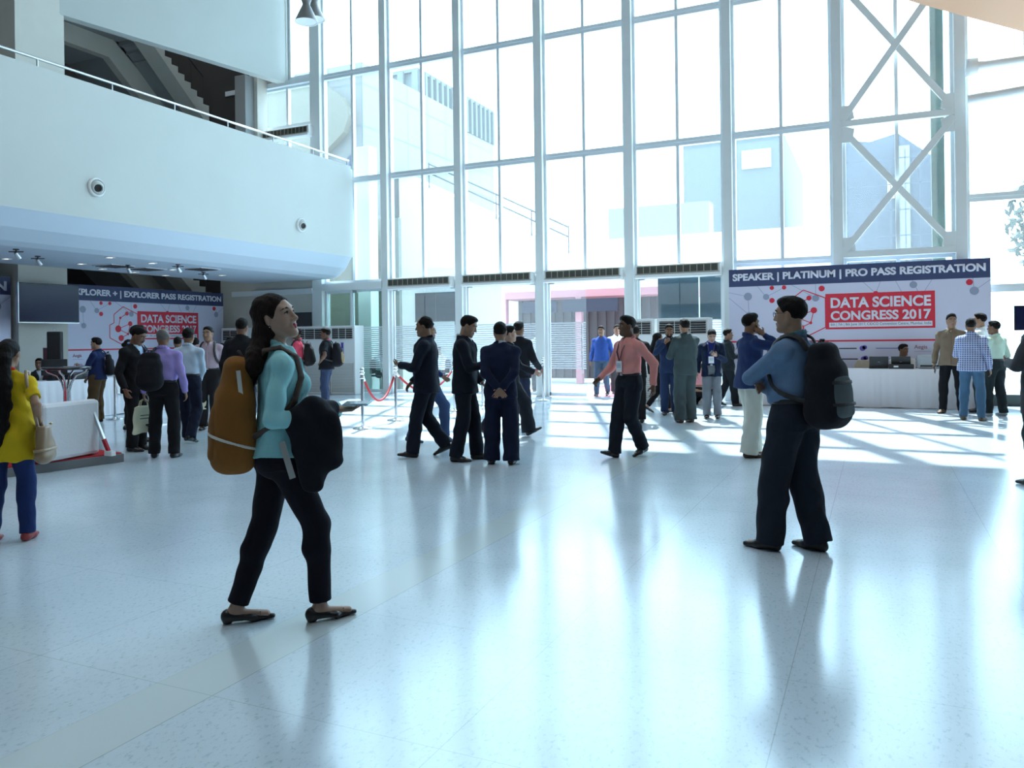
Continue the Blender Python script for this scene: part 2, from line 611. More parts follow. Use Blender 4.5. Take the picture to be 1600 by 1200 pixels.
# rounded end of the parapet
structure(MB().box(XB - .16, YB1 - .12, 3.72, XB - .02, YB1, 6.14), 'trim_5', M_WALL, bevel=0.03)
rail = empty('handrail', (XB - .08, 0, 6.2), 0, 'thin steel handrail running along the top of the gallery parapet', 'handrail')
MB().tube([(0, YB0, .16), (0, YB1 - .1, .16)], .024, 10).build('rail', M_STEEL, rail)
for k in range(18):
    yy = YB1 - .15 - k * 1.47
    MB().tube([(0, yy, -.01), (0, yy, .15)], .014, 8).build('rail_post', M_STEEL, rail)

# pillar with the screen, ground to roof, and the slanting upper wall
structure(MB().box(-17.35, 10.97, 0, -16.6, 12.1, 14), 'pillar', M_BEIGE)
structure(MB().prism([(-16.6, 12.0), (-15.3, 18.1), (-15.55, 18.15), (-16.85, 12.05)], 8.86, 14.0), 'wall_upper', M_WALL)
structure(MB().box(-16.5, 17.25, 5.1, -16.12, 17.6, 9.0), 'pillar', M_GREYCONC)
structure(MB().box(-16.3, 17.6, 5.1, -16.0, 18.0, 9.0), 'pillar', M_BEIGE)
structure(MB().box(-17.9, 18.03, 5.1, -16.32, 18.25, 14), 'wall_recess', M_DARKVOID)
structure(MB().box(-16.32, 18.03, 8.95, -15.3, 18.25, 14), 'wall_recess_upper', M_WALL)
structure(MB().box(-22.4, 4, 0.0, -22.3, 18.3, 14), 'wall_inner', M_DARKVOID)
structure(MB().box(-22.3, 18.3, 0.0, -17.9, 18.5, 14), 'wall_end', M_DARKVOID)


def staircase(dz, label):
    st = empty('staircase', (-18.5, 0, dz), 0, label, 'staircase', 'stairs behind the gallery')
    n, run, rise = 10, .235, .168
    ytop, ztop = 18.25 - n * run, 8.52 + n * rise
    # flight with a stepped stringer
    pts = []
    for k in range(n + 1):
        y, z = 18.25 - k * run, 8.52 + k * rise
        pts += [(y, z), (y, z + rise)]
    top = pts[-1]
    poly = pts + [(top[0] - 2.8, top[1]), (top[0] - 2.8, top[1] - .35), (top[0] + .15, top[1] - .35), (18.25, 8.02)]
    MB().prism(poly, -.6, 0, axis='x').build('stringer', M_BEIGE, st)
    MB().prism(poly[:-4] + [(top[0] - 2.8, top[1]), (top[0] - 2.8, top[1] - .22), (top[0] + .25, top[1] - .22), (18.25, 8.22)], -1.3, -.6, axis='x').build('flight', M_GREYCONC, st)
    MB().prism([(top[0] - 2.8, top[1]), (top[0] - 2.8, top[1] - .75), (top[0] - .1, top[1] - .75), (18.25, 7.5), (18.25, 8.3), (top[0], top[1])], -1.55, -1.3, axis='x').build('inner_stringer', M_BEIGE, st)
    MB().prism([(top[0] - 2.8, top[1]), (top[0] - 2.8, top[1] - .7), (top[0] - .1, top[1] - .7), (18.25, 7.55), (18.25, 8.3), (top[0], top[1])], -3.0, -1.55, axis='x').build('lower_flight', M_GREYCONC, st)
    b = MB()
    for k in range(0, n, 2):
        y, z = 18.1 - k * run, 8.7 + k * rise
        b.tube([(-.08, y, z), (-.08, y, z + .85)], .012, 6)
    b.tube([(-.08, 18.1, 9.55), (-.08, 18.1 - n * run, 9.55 + n * rise)], .022, 8)
    b.build('balustrade', M_BLACK, st)
    MB().lathe([(0, -.05), (.1, -.04), (.15, 0)], (-2.0, top[0] - 1.2, top[1] - .7), 16).build('landing_lamp', M_WHITE, st)
    return st


staircase(0, 'pale concrete stair flight seen through the upper gallery opening')
staircase(-5.72, 'pale concrete stair flight seen above the explorer pass banner')

# ceiling below the gallery: downlights, vents, spotlights
M_LAMP = mat('lamp_lit', (1, 1, 1), emit=(1, 0.93, 0.8), estr=5)


def on_soffit(px, py, z=3.15):
    return ground(px, py, z)


for i, (px, py) in enumerate([(10, 404), (172, 402), (127, 412), (160, 420), (238, 411), (270, 421), (211, 425), (258, 430), (347, 430)]):
    p = on_soffit(px, py)
    t = empty('downlight', p, 0, 'small round recessed downlight in the ceiling under the gallery', 'downlight', 'downlights under the gallery')
    MB().lathe([(.1, 0), (.1, -.012), (.075, -.014), (.07, 0)], n=20).build('trim_ring', M_WHITE, t)
    MB().lathe([(.07, -.003), (0, -.003)], n=16).build('lens', M_LAMP, t)
for px, py in [(178, 415), (230, 420), (315, 420)]:
    p = on_soffit(px, py)
    t = empty('ceiling_vent', p, 0, 'square slatted air vent in the ceiling under the gallery', 'vent', 'ceiling vents')
    MB().box(-.3, -.3, -.015, .3, .3, 0).build('frame', M_WHITE, t)
    g = MB()
    for k in range(6):
        g.box(-.26, -.25 + k * .09, -.03, .26, -.2 + k * .09, -.014)
    g.build('slats', M_DARKGREY, t)
for px, py, lab in [(25, 389, 'dark spotlight on the gallery ceiling nearest the picture edge'), (59, 400, 'spotlight with two arms on the ceiling above the wall screen'), (200, 414, 'tilted spotlight between the two ceiling vents'), (278, 413, 'small spotlight on the ceiling above the explorer banner heading'), (318, 425, 'small spotlight near the far end of the gallery ceiling')]:
    p = on_soffit(px, py)
    t = empty('spotlight', p, .6, lab, 'spotlight', 'spotlights under the gallery')
    MB().lathe([(.05, 0), (.05, -.02), (.015, -.02), (.015, -.07), (0, -.07)], n=12).build('mount', M_DARKGREY, t)
    MB().tube([(0, -.02, -.07), (.03, .06, -.16)], [.03, .045], 12).build('lamp_head', M_STEEL, t)
    MB().tube([(-.12, 0, -.05), (.12, 0, -.05)], .01, 6).build('arm', M_DARKGREY, t)


def ball_nozzle(px, py, r, lab):
    dx, dy = unroll(px, py)
    t_ = dx / FPX
    den = -(-FWD.x - 0) if False else (FWD.x + RGT.x * t_)
    dep = XB / den
    y = dep * (FWD.y + RGT.y * t_)
    z = EYE - dy / FPX * dep
    t = empty('ball_nozzle', (XB, y, z), 0, lab, 'air nozzle', 'round air nozzles on the gallery face')
    MB().lathe([(r, 0), (r * 1.02, .03), (r * .86, .06), (r * .78, .03)], n=32, axis='x').build('flange', M_WHITE, t)
    MB().lathe([(r * .78, .02), (r * .72, .07), (r * .6, .11), (r * .5, .13), (r * .42, .13), (r * .40, .05)], n=32, axis='x').build('ball', M_WALL, t).rotation_euler = (0, .25, -.35)
    MB().lathe([(r * .45, .1), (0, .1)], n=24, axis='x').build('throat', M_BLACK, t).rotation_euler = (0, .25, -.35)


ball_nozzle(150, 293, .17, 'larger looking round air nozzle on the gallery face, nearer the camera')
ball_nozzle(470, 352, .17, 'round air nozzle on the gallery face near the glass front')

# pendant lamps
def pendant(p, lab, s=1.0, m=None):
    t = empty('pendant_lamp', p, 0, lab, 'pendant lamp', 'hourglass pendant lamps')
    m = m or mat('pendant_grey', (0.22, 0.21, 0.20), rough=0.4)
    MB().lathe([(.285 * s, 0), (.27 * s, .04 * s), (.12 * s, .36 * s), (.09 * s, .42 * s), (.1 * s, .48 * s), (.2 * s, .72 * s), (.2 * s, .75 * s), (0, .76 * s)], n=32).build('shade', m, t)
    MB().lathe([(.285 * s, 0), (.25 * s, -.005 * s), (.235 * s, .01 * s)], n=32).build('rim', M_WHITE, t)
    MB().lathe([(.24 * s, .01 * s), (0, .03 * s)], n=24).build('diffuser', mat('lamp_diffuser', (0.85, 0.9, 0.9), rough=0.3), t)
    MB().tube([(0, 0, .75 * s), (0, 0, 14 - p[2])], .008, 6).build('cord', M_BLACK, t)


pendant((-12.6, 15.6, 9.25), 'grey hourglass pendant lamp hanging by the glass front, lower one')
pendant((-13.12, 16.55, 9.75), 'grey hourglass pendant lamp half hidden behind the lower one')

# tan curved soffit at the upper right
edge = [ground(px, py, 7.0) for px, py in ((1395, -8), (1420, 1), (1450, 10), (1480, 18), (1540, 34), (1600, 50), (1680, 69))]
poly = [(p.x, p.y) for p in edge] + [(10.7, 14.5), (10.7, 2), (7.5, 5.5)]
structure(MB().prism(poly, 7.0, 7.5), 'ceiling_tan', mat('tan_paint', (0.52, 0.27, 0.15), rough=0.6))

# ---- beyond the glass
M_PALE = mat('pale_cladding', (0.24, 0.24, 0.23), rough=0.8)
M_PALEBLUE = mat('pale_blue_cladding', (0.13, 0.145, 0.145), rough=0.8, vary=0.1)
M_TILE = bpy.data.materials.new('tile_cladding')
M_TILE.use_nodes = True
_nt = M_TILE.node_tree
_br = _nt.nodes.new('ShaderNodeTexBrick')
_br.offset = 0
_br.inputs['Scale'].default_value = 1
_br.inputs['Brick Width'].default_value = 1.6
_br.inputs['Row Height'].default_value = 1.6
_br.inputs['Mortar Size'].default_value = 0.03
_br.inputs['Color1'].default_value = (.215, .205, .19, 1)
_br.inputs['Color2'].default_value = (.20, .20, .19, 1)
_br.inputs['Mortar'].default_value = (.10, .13, .14, 1)
_tc = _nt.nodes.new('ShaderNodeTexCoord')
_sp = _nt.nodes.new('ShaderNodeSeparateXYZ')
_cb = _nt.nodes.new('ShaderNodeCombineXYZ')
_ad = _nt.nodes.new('ShaderNodeMath')
_nt.links.new(_tc.outputs['Object'], _sp.inputs[0])
_nt.links.new(_sp.outputs['X'], _ad.inputs[0])
_nt.links.new(_sp.outputs['Y'], _ad.inputs[1])
_nt.links.new(_ad.outputs[0], _cb.inputs['X'])
_nt.links.new(_sp.outputs['Z'], _cb.inputs['Y'])
_nt.links.new(_cb.outputs[0], _br.inputs['Vector'])
_nt.links.new(_br.outputs['Color'], _nt.nodes['Principled BSDF'].inputs['Base Color'])

b1 = empty('building', (-24.2, 40, 0), 0, 'tall pale tiled building with vertical fins under its roof line', 'building')
MB().box(-16, 0, 0, 0, 10, 15).build('tiled_wall', M_TILE, b1)
fin = MB().box(-15.8, .2, 15, -.2, 9.8, 17.2).box(-16, 0, 17.2, 0, 10, 17.4)
for k in range(16):
    fin.box(-.2, k * .65, 15, .1, k * .65 + .25, 17.3)
    fin.box(-k * 1.0 - .4, -.1, 15, -k * 1.0, .2, 17.3)
fin.build('fin_band', M_PALEBLUE, b1)
b0 = empty('building', (-17.6, 25, 0), 0, 'white building with an arched blue window beyond the gallery', 'building')
MB().box(-10, 0, 0, 0, 8, 12).build('facade', M_TILE, b0)
MB().prism([(-6 + 5.6 * math.cos(a / 20 * 2 * math.pi), 10 + 2.1 * math.sin(a / 20 * 2 * math.pi)) for a in range(20)], -.3, 0, axis='y').build('oval_panel', mat('cream_render', (.19, .175, .13)), b0)
MB().prism([(-.75, 7.2), (-.1, 7.2), (-.1, 8.2)] + [(-.425 + .325 * math.cos(a), 8.2 + .35 * math.sin(a)) for a in (.5, 1.05, 1.57, 2.1, 2.6)] + [(-.75, 8.2)], -.06, .02, axis='y').build('arched_window', mat('blue_glass', (.05, .07, .12), rough=.2), b0)
MB().box(-.9, -.4, 6.95, 0, 0, 7.15).build('ledge', M_WHITE, b0)
b2 = empty('building', (-10.95, 50, 0), 0, 'pale blue block with one bright window beyond the glass front', 'building')
MB().box(0, 0, 0, 6.0, 14, 13.6).build('facade', M_PALEBLUE, b2)
MB().box(3.6, -.15, 11.6, 5.3, .05, 12.7).build('window', M_WHITE, b2)
b3 = empty('building', (.0, 42, 0), 0, 'blue grey shed roofed building behind the cross bracing', 'building')
M_BLUEGREY = mat('blue_grey_sheet', (.075, .085, .11), rough=.7, vary=.25, vscale=.8)
MB().prism([(-1.3, 0), (2.5, 0), (2.5, 9.7), (1.0, 11), (-.2, 10.7), (-1.3, 10.9)], 0, 12, axis='y').build('shed', M_BLUEGREY, b3)
MB().box(.55, -.1, 7.9, .85, .1, 8.7).build('opening', M_WHITE, b3)
MB().box(.95, -.3, 3, 1.5, -.1, 10.3).build('light_panel', M_PALE, b3)
sc = MB()
for k in range(7):
    sc.bar((-1.2 + k * .62, -1, 0), (-1.2 + k * .62, -1, 10), .05, .05)
for k in range(8):
    sc.bar((-1.3, -1, 1.2 + k * 1.2), (2.7, -1, 1.2 + k * 1.2), .05, .05)
sc.build('scaffold', M_BLUEGREY, b3)
wl = tag(MB().box(-13.5, 0, 0, -1.3, .3, 5.3).build('boundary_wall', M_WHITE, loc=(0, 30, 0)), 'white boundary wall across the yard beyond the doors', 'wall')
wl2 = tag(MB().box(-10.5, 0, 0, -6.2, 1, 7.0).build('screen_wall', M_PALE, loc=(0, 33, 0)), 'pale screen wall rising behind the white boundary wall', 'wall')
es = empty('outdoor_stair', (-13.3, 27, 0), 0, 'white outdoor stair with a sloping handrail beyond the glass', 'staircase')
MB().prism([(-4, 0), (-4, 8.2), (3.2, 4.6), (3.2, 0)], 0, 1.6, axis='y').build('stair_wall', M_WHITE, es)
rl = MB()
for dz in (.5, .85):
    rl.tube([(-2.6, 0, 7.5 + dz), (3.2, 0, 4.6 + dz)], .04, 6)
for k in range(5):
    rl.tube([(-2.6 + k * 1.45, 0, 7.4 - k * .725), (-2.6 + k * 1.45, 0, 8.4 - k * .725)], .03, 6)
rl.build('handrail', M_PALEBLUE, es)
M_LEAF = mat('distant_foliage', (.08, .10, .085), rough=.9, vary=.4, vscale=3)


def tree(x, y, h, r, lab):
    t = empty('tree', (x, y, 0), 0, lab, 'tree', 'trees beyond the glass')
    mb = MB()
    for k in range(900):
        a, b_, q = random.random() * 6.28, random.uniform(-1, 1), random.random() ** .4
        c = Vector((math.cos(a) * math.sqrt(1 - b_ * b_) * r * q, math.sin(a) * math.sqrt(1 - b_ * b_) * r * q, h - r * 1.2 + b_ * r * 1.25 * q))
        u = Vector((random.uniform(-1, 1), random.uniform(-1, 1), random.uniform(-1, 1))).normalized() * .22
        w = u.orthogonal().normalized() * .12
        mb.add([c - u, c + w, c + u, c - w], [(0, 1, 2, 3)])
    mb.build('crown', M_LEAF, t)
    MB().tube([(0, 0, 0), (.1, 0, h * .35), (0, .1, h * .8)], [.2, .15, .06], 8).build('trunk', M_GREYCONC, t)


tree(6.0, 34, 7.4, 1.7, 'bushy tree outside to the right of the platinum banner')
tree(9.5, 33, 4.8, 1.5, 'low bushy tree outside near the right wall of glass')

# entrance pavilion and signs outside the doors
pv = empty('entrance_pavilion', (-9.5, 23.5, 0), 0, 'pink trimmed entrance pavilion with dark sign boards outside the doors', 'pavilion')
M_PINK = mat('pink_cloth', (.50, .25, .28), rough=.8)
MB().box(-1.8, 0, 2.72, 4.4, 2.5, 2.95).build('canopy', M_PINK, pv)
for xx in (-1.7, .9, 2.6, 4.2):
    MB().box(xx, 0, 0, xx + .2, .2, 2.72).build('post', M_PINK, pv)
MB().box(-.9, -.06, 2.25, .3, -.01, 2.6).build('sign_board', mat('sign_navy', (.03, .035, .06)), pv)
MB().box(.5, -.06, 2.25, 2.3, -.01, 2.65).build('sign_board', mat('sign_navy', (.03, .035, .06)), pv)
cur = MB()
for k in range(40):
    x = -1.6 + k * .148
    cur.box(x, 1.2 + .05 * (k % 2), .1, x + .148, 1.26 + .05 * (k % 2), 2.72)
cur.build('grey_curtain', mat('grey_drape', (.11, .11, .12), rough=.9), pv)
cp = tag(MB().box(-7.4, 18.42, -.02, -5.3, 23.4, .004).build('entrance_carpet', mat('pink_carpet', (.72, .25, .30), rough=.95)), 'pinkish red carpet laid outside the open glass door', 'carpet')
sb = empty('sign_board', (-11.9, 20.5, 2.0), 0, 'dark blue notice board hung outside the first doorway', 'sign')
MB().box(-.72, 0, 0, .72, .06, .84).build('board', mat('board_navy', (.012, .018, .03), rough=.35), sb)
MB().box(-.74, -.01, -.03, .74, .07, 0).box(-.02, -.012, 0, .0, 0, .84).build('frame', M_DARKGREY, sb)
MB().tube([(-.6, .09, -2.0), (-.6, .09, .84)], .02, 6).build('post', M_DARKGREY, sb)
MB().tube([(.6, .09, -2.0), (.6, .09, .84)], .02, 6).build('post', M_DARKGREY, sb)
MB().box(-13.4, 20.7, 0, -9.8, 20.85, 3.6).build('screen_wall', M_WHITE)
tag(bpy.data.objects['screen_wall.001'], 'pale wall outside behind the dark blue notice board', 'wall')
bp_ = empty('display_board', (-3.88, 18.6, 1.0), 0, 'pair of dark blue boards behind the glass above the air conditioners', 'board')
for a, b in ((-.83, .12), (.15, .83)):
    MB().box(a, 0, .8, b, .05, 1.86).build('panel', mat('board_blue', (.012, .04, .06), rough=.25), bp_)
MB().box(-.85, .05, -1, -.8, .1, 1.86).box(.8, .05, -1, .85, .1, 1.86).build('stand', M_DARKGREY, bp_)
gw = tag(MB().box(-17, 19.6, 0, -12.6, 19.75, 5.0).build('porch_wall', mat('greenish_render', (.17, .19, .165), rough=.85)), 'greenish porch wall seen through the tinted panes', 'wall')
pc = tag(MB().box(-13.55, 18.9, 0, -13.1, 19.3, 7).build('porch_post', M_WHITE, bevel=.02), 'white square porch post just outside the tinted panes', 'post')

# ================================================================== PEOPLE: bodies and clothes grown from distance fields
def vec(*a):
    return np.array(a, float)


def nrm(a):
    a = np.asarray(a, float)
    return a / max(1e-9, np.linalg.norm(a))


class Field:
    def __init__(s, lo, hi, v):
        s.lo, s.v = np.array(lo, float), v
        s.n = np.maximum(4, np.ceil((np.array(hi, float) - s.lo) / v).astype(int) + 1)
        s.a = np.full(s.n, 0.12, np.float32)

    def _win(s, lo, hi):
        i0 = np.clip(np.floor((np.array(lo) - s.lo) / s.v).astype(int), 0, s.n)
        i1 = np.clip(np.ceil((np.array(hi) - s.lo) / s.v).astype(int) + 1, 0, s.n)
        if np.any(i1 <= i0):
            return None, None
        ax = [(s.lo[k] + s.v * np.arange(i0[k], i1[k])).astype(np.float32) for k in range(3)]
        return tuple(slice(i0[k], i1[k]) for k in range(3)), np.meshgrid(*ax, indexing='ij', sparse=True)

    def _put(s, sl, d, k, op):
        a = s.a[sl]
        if op == 'u':
            if k > 0:
                h = np.maximum(k - np.abs(a - d), 0) / k
                s.a[sl] = np.minimum(a, d) - h * h * k * 0.25
            else:
                s.a[sl] = np.minimum(a, d)
        else:                                           # subtract
            d = -d
            if k > 0:
                h = np.maximum(k - np.abs(a - d), 0) / k
                s.a[sl] = np.maximum(a, d) + h * h * k * 0.25
            else:
                s.a[sl] = np.maximum(a, d)

    def cap(s, A, B, ra, rb=None, U=None, k=0.02, op='u', flat=(False, False), n=2):
        """tapered limb from A to B; ra=(at A, at B) half width along U, rb half depth"""
        A, B = np.asarray(A, float), np.asarray(B, float)
        ra = (ra, ra) if np.isscalar(ra) else ra
        rb = ra if rb is None else ((rb, rb) if np.isscalar(rb) else rb)
        ax = B - A
        L = np.linalg.norm(ax)
        w = ax / L if L > 1e-6 else vec(0, 0, 1)
        if U is None:
            U = vec(1, 0, 0) if abs(w[0]) < .8 else vec(0, 1, 0)
        u = nrm(np.asarray(U, float) - w * np.dot(U, w))
        t_ = np.cross(w, u)
        R = max(*ra, *rb) + k + 3 * s.v
        sl, g = s._win(np.minimum(A, B) - R, np.maximum(A, B) + R)
        if sl is None:
            return s
        X, Y, Z = g[0] - A[0], g[1] - A[1], g[2] - A[2]
        h = X * w[0] + Y * w[1] + Z * w[2]
        t = np.clip(h / max(L, 1e-6), 0, 1)
        du = X * u[0] + Y * u[1] + Z * u[2]
        dv = X * t_[0] + Y * t_[1] + Z * t_[2]
        dw = h - t * L
        a_ = ra[0] + (ra[1] - ra[0]) * t
        b_ = rb[0] + (rb[1] - rb[0]) * t
        m = np.minimum(a_, b_)
        d = (np.sqrt((du / a_) ** 2 + (dv / b_) ** 2 + (dw / m) ** 2) - 1) * m if n == 2 else ((np.abs(du / a_) ** n + np.abs(dv / b_) ** n + np.abs(dw / m) ** n) ** (1 / n) - 1) * m
        if flat[0]:
            d = np.maximum(d, -h)
        if flat[1]:
            d = np.maximum(d, h - L)
        s._put(sl, d, k, op)
        return s

    def ball(s, c, r, R=None, k=0.02, op='u'):
        c, r = np.asarray(c, float), (np.full(3, r) if np.isscalar(r) else np.asarray(r, float))
        ext = r.max() + k + 3 * s.v
        sl, g = s._win(c - ext, c + ext)
        if sl is None:
            return s
        X, Y, Z = g[0] - c[0], g[1] - c[1], g[2] - c[2]
        R = np.eye(3) if R is None else R
        q = 0
        for i in range(3):
            q = q + ((X * R[0, i] + Y * R[1, i] + Z * R[2, i]) / r[i]) ** 2
        s._put(sl, (np.sqrt(q) - 1) * r.min(), k, op)
        return s

    def chain(s, pts, rs, k=0.015, U=None, rb=None, flat=False):
        n = len(pts)
        for i in range(n - 1):
            s.cap(pts[i], pts[i + 1], (rs[i], rs[i + 1]), None if rb is None else (rb[i], rb[i + 1]), U=U, k=k, flat=(False, flat and i == n - 2))
        return s

    def fn(s, f, lo=None, hi=None, k=0.0, op='u'):
        lo = s.lo if lo is None else lo
        hi = s.lo + s.v * s.n if hi is None else hi
        sl, g = s._win(lo, hi)
        if sl is not None:
            s._put(sl, f(*g).astype(np.float32), k, op)
        return s

    def plane(s, p, n, lo=None, hi=None):
        """keep the side the normal points away from"""
        p, n = np.asarray(p, float), nrm(n)
        lo = s.lo if lo is None else lo
        hi = s.lo + s.v * s.n if hi is None else hi
        sl, g = s._win(lo, hi)
        if sl is not None:
            s.a[sl] = np.maximum(s.a[sl], (g[0] - p[0]) * n[0] + (g[1] - p[1]) * n[1] + (g[2] - p[2]) * n[2])
        return s

    def mesh(s, name, m, parent=None, scale=1.0, smooth=2, wr=0.0, wf=22.0, keep_big=True):
        a = s.a
        a[0], a[-1], a[:, 0], a[:, -1], a[:, :, 0], a[:, :, -1] = (.05,) * 6
        gr = openvdb.FloatGrid(0.12)
        gr.copyFromArray(a)
        P, Q = gr.convertToQuads(0.0)
        if len(P) == 0:
            return None
        P = P.astype(float)
        Q = Q.astype(np.int64)
        n = len(P)
        if keep_big:                                     # drop specks: keep the largest connected surface
            lab = np.arange(n)
            E_ = np.concatenate([Q[:, [0, 1]], Q[:, [1, 2]], Q[:, [2, 3]], Q[:, [3, 0]]])
            for _ in range(400):
                mn = np.minimum(lab[E_[:, 0]], lab[E_[:, 1]])
                new = lab.copy()
                np.minimum.at(new, E_[:, 0], mn)
                np.minimum.at(new, E_[:, 1], mn)
                new = new[new]
                if np.array_equal(new, lab):
                    break
                lab = new
            cnt = np.bincount(lab, minlength=n)
            if (cnt > 0).sum() > 1:
                big = lab == cnt.argmax()
                idx = np.cumsum(big) - 1
                Q = idx[Q[big[Q[:, 0]]]]
                P = P[big]
                n = len(P)
        E_ = np.concatenate([Q[:, [0, 1]], Q[:, [1, 2]], Q[:, [2, 3]], Q[:, [3, 0]]])
        deg = np.bincount(E_.ravel(), minlength=n)[:, None]
        for _ in range(smooth):
            acc = np.stack([np.bincount(E_[:, 0], P[E_[:, 1], c], n) + np.bincount(E_[:, 1], P[E_[:, 0], c], n) for c in range(3)], 1)
            P = P * .4 + acc / np.maximum(deg, 1) * .6
        d1, d2 = P[Q[:, 2]] - P[Q[:, 0]], P[Q[:, 3]] - P[Q[:, 1]]
        fn = np.cross(d1, d2)
        # outward = growing distance
        ctr = P[Q].mean(1)
        ii = np.clip(np.round(ctr + fn / np.maximum(1e-9, np.linalg.norm(fn, axis=1))[:, None] * 1.2).astype(int), 0, s.n - 1)
        if np.mean(a[ii[:, 0], ii[:, 1], ii[:, 2]] > 0) < .5:
            Q = Q[:, ::-1]
            fn = -fn
        W = P * s.v + s.lo
        if wr:
            N = np.stack([sum(np.bincount(Q[:, j], fn[:, c], n) for j in range(4)) for c in range(3)], 1)
            N /= np.maximum(1e-9, np.linalg.norm(N, axis=1))[:, None]
            x, y, z = W.T
            h = np.sin(wf * (z + .35 * x) + 3 * np.sin(9 * x + 7 * y)) * np.sin(wf * .45 * (x - y) + 2.1 * np.sin(8 * z)) \
                + .6 * np.sin(wf * 1.9 * (.6 * z - .5 * x + .3 * y) + 2.5 * np.sin(11 * y + 5 * z)) * np.sin(wf * .7 * (y + .4 * z) + 1.3)
            W = W + N * (wr * 1.5 * h)[:, None]
        return raw_mesh(name, W * scale, Q, m, parent)


def raw_mesh(name, W, Q, m, parent=None, smooth=True):
    me = bpy.data.meshes.new(name)
    me.vertices.add(len(W))
    me.vertices.foreach_set('co', np.ascontiguousarray(W, np.float32).ravel())
    me.loops.add(Q.size)
    me.loops.foreach_set('vertex_index', np.ascontiguousarray(Q, np.int32).ravel())
    me.polygons.add(len(Q))
    me.polygons.foreach_set('loop_start', np.arange(0, Q.size, Q.shape[1], dtype=np.int32))
    me.polygons.foreach_set('use_smooth', np.full(len(Q), smooth))
    me.update(calc_edges=True)
    me.materials.append(m)
    o = bpy.data.objects.new(name, me)
    COL.objects.link(o)
    if parent:
        o.parent = parent
    return o


def rotm(yaw=0.0, pitch=0.0, roll=0.0):
    """yaw turns to the person's left (+), pitch looks up (+), roll tips to the right (+)"""
    cy, sy, cp, sp, cr, sr = math.cos(yaw), math.sin(yaw), math.cos(pitch), math.sin(pitch), math.cos(roll), math.sin(roll)
    Rz = np.array([[cy, -sy, 0], [sy, cy, 0], [0, 0, 1]])
    Rx = np.array([[1, 0, 0], [0, cp, -sp], [0, sp, cp]])
    Ry = np.array([[cr, 0, sr], [0, 1, 0], [-sr, 0, cr]])
    return Rz @ Rx @ Ry


def ik(A, B, l1, l2, pole):
    d = B - A
    L = np.linalg.norm(d)
    mx = (l1 + l2) * .999
    if L > mx:
        B = A + d / L * mx
        d = B - A
        L = mx
    x = (l1 * l1 - l2 * l2 + L * L) / (2 * L)
    h = math.sqrt(max(0, l1 * l1 - x * x))
    w = d / L
    p = nrm(np.asarray(pole, float) - w * np.dot(pole, w))
    return A + w * x + p * h, B


SKIN = {'fair': (0.41, 0.255, 0.19), 'mid': (0.33, 0.19, 0.125), 'brown': (0.22, 0.115, 0.07), 'dark': (0.13, 0.065, 0.04)}
M_HAIR = mat('black_hair', (0.009, 0.007, 0.0065), rough=0.65, spec=.12, bump=0.6, bscale=90, stretch=(1, 1, .12))
M_HAIRB = mat('brown_black_hair', (0.014, 0.0075, 0.0055), rough=0.6, spec=.15, bump=0.6, bscale=90, stretch=(1, 1, .12))
M_EYEW = mat('eye_white', (0.42, 0.40, 0.39), rough=0.35)
M_IRIS = mat('eye_iris', (0.02, 0.012, 0.01), rough=0.15)
M_LIPS = mat('lips', (0.30, 0.12, 0.11), rough=0.5)
M_LIPR = mat('lips_red', (0.36, 0.03, 0.06), rough=0.35)
M_SHOE = mat('black_leather', (0.012, 0.012, 0.014), rough=0.28)
M_SHOEB = mat('brown_leather', (0.10, 0.05, 0.03), rough=0.4)

ARM = {  # wrist (x out to the side, y forward, z up), elbow pole, palm normal, finger curl   (for the right side)
    'side': ((.265, .05, .87), (.3, -1, 0), (-1, 0, .1), .45),
    'swingf': ((.26, .24, .95), (.3, -1, -.2), (-1, 0, 0), .6),
    'swingb': ((.27, -.20, .93), (.3, -1, 0), (-1, 0, 0), .5),
    'front': ((.11, .30, 1.14), (.7, -.5, -1), (-.6, 0, .6), 1.15),
    'low': ((.07, .20, .92), (.8, -.6, -.3), (0, -1, 0), .5),
    'text': ((.10, .30, 1.20), (.6, -.3, -1), (-.5, -.5, .6), .8),
    'phone': ((.155, .10, 1.47), (.7, .6, -1), (-.8, .3, .1), .9),
    'chin': ((.07, .22, 1.36), (.8, .2, -1), (-.6, -.8, .2), .8),
    'behind': ((.02, -.175, .93), (1, -.5, .2), (0, -1, -.2), .5),
    'hip': ((.20, .08, 1.03), (1, -.5, 0), (-.6, 0, -.8), .7),
    'foldover': ((-.06, .20, 1.16), (1, .9, -.7), (0, -1, .2), .3),
    'foldunder': ((-.08, .175, 1.12), (1, .8, -.7), (0, -1, .2), .3),
    'desk': ((.16, .36, .98), (.8, -.5, -.6), (0, 0, -1), .3),
    'point': ((.10, .62, 1.40), (.5, -.2, -1), (0, 0, -1), .5),
    'lap': ((.12, .34, .78), (.8, -.6, -.2), (0, 0, -1), .4),
    'bag': ((.27, .03, .86), (.3, -1, 0), (-1, 0, .1), 1.2),
}
PCOUNT = [0]


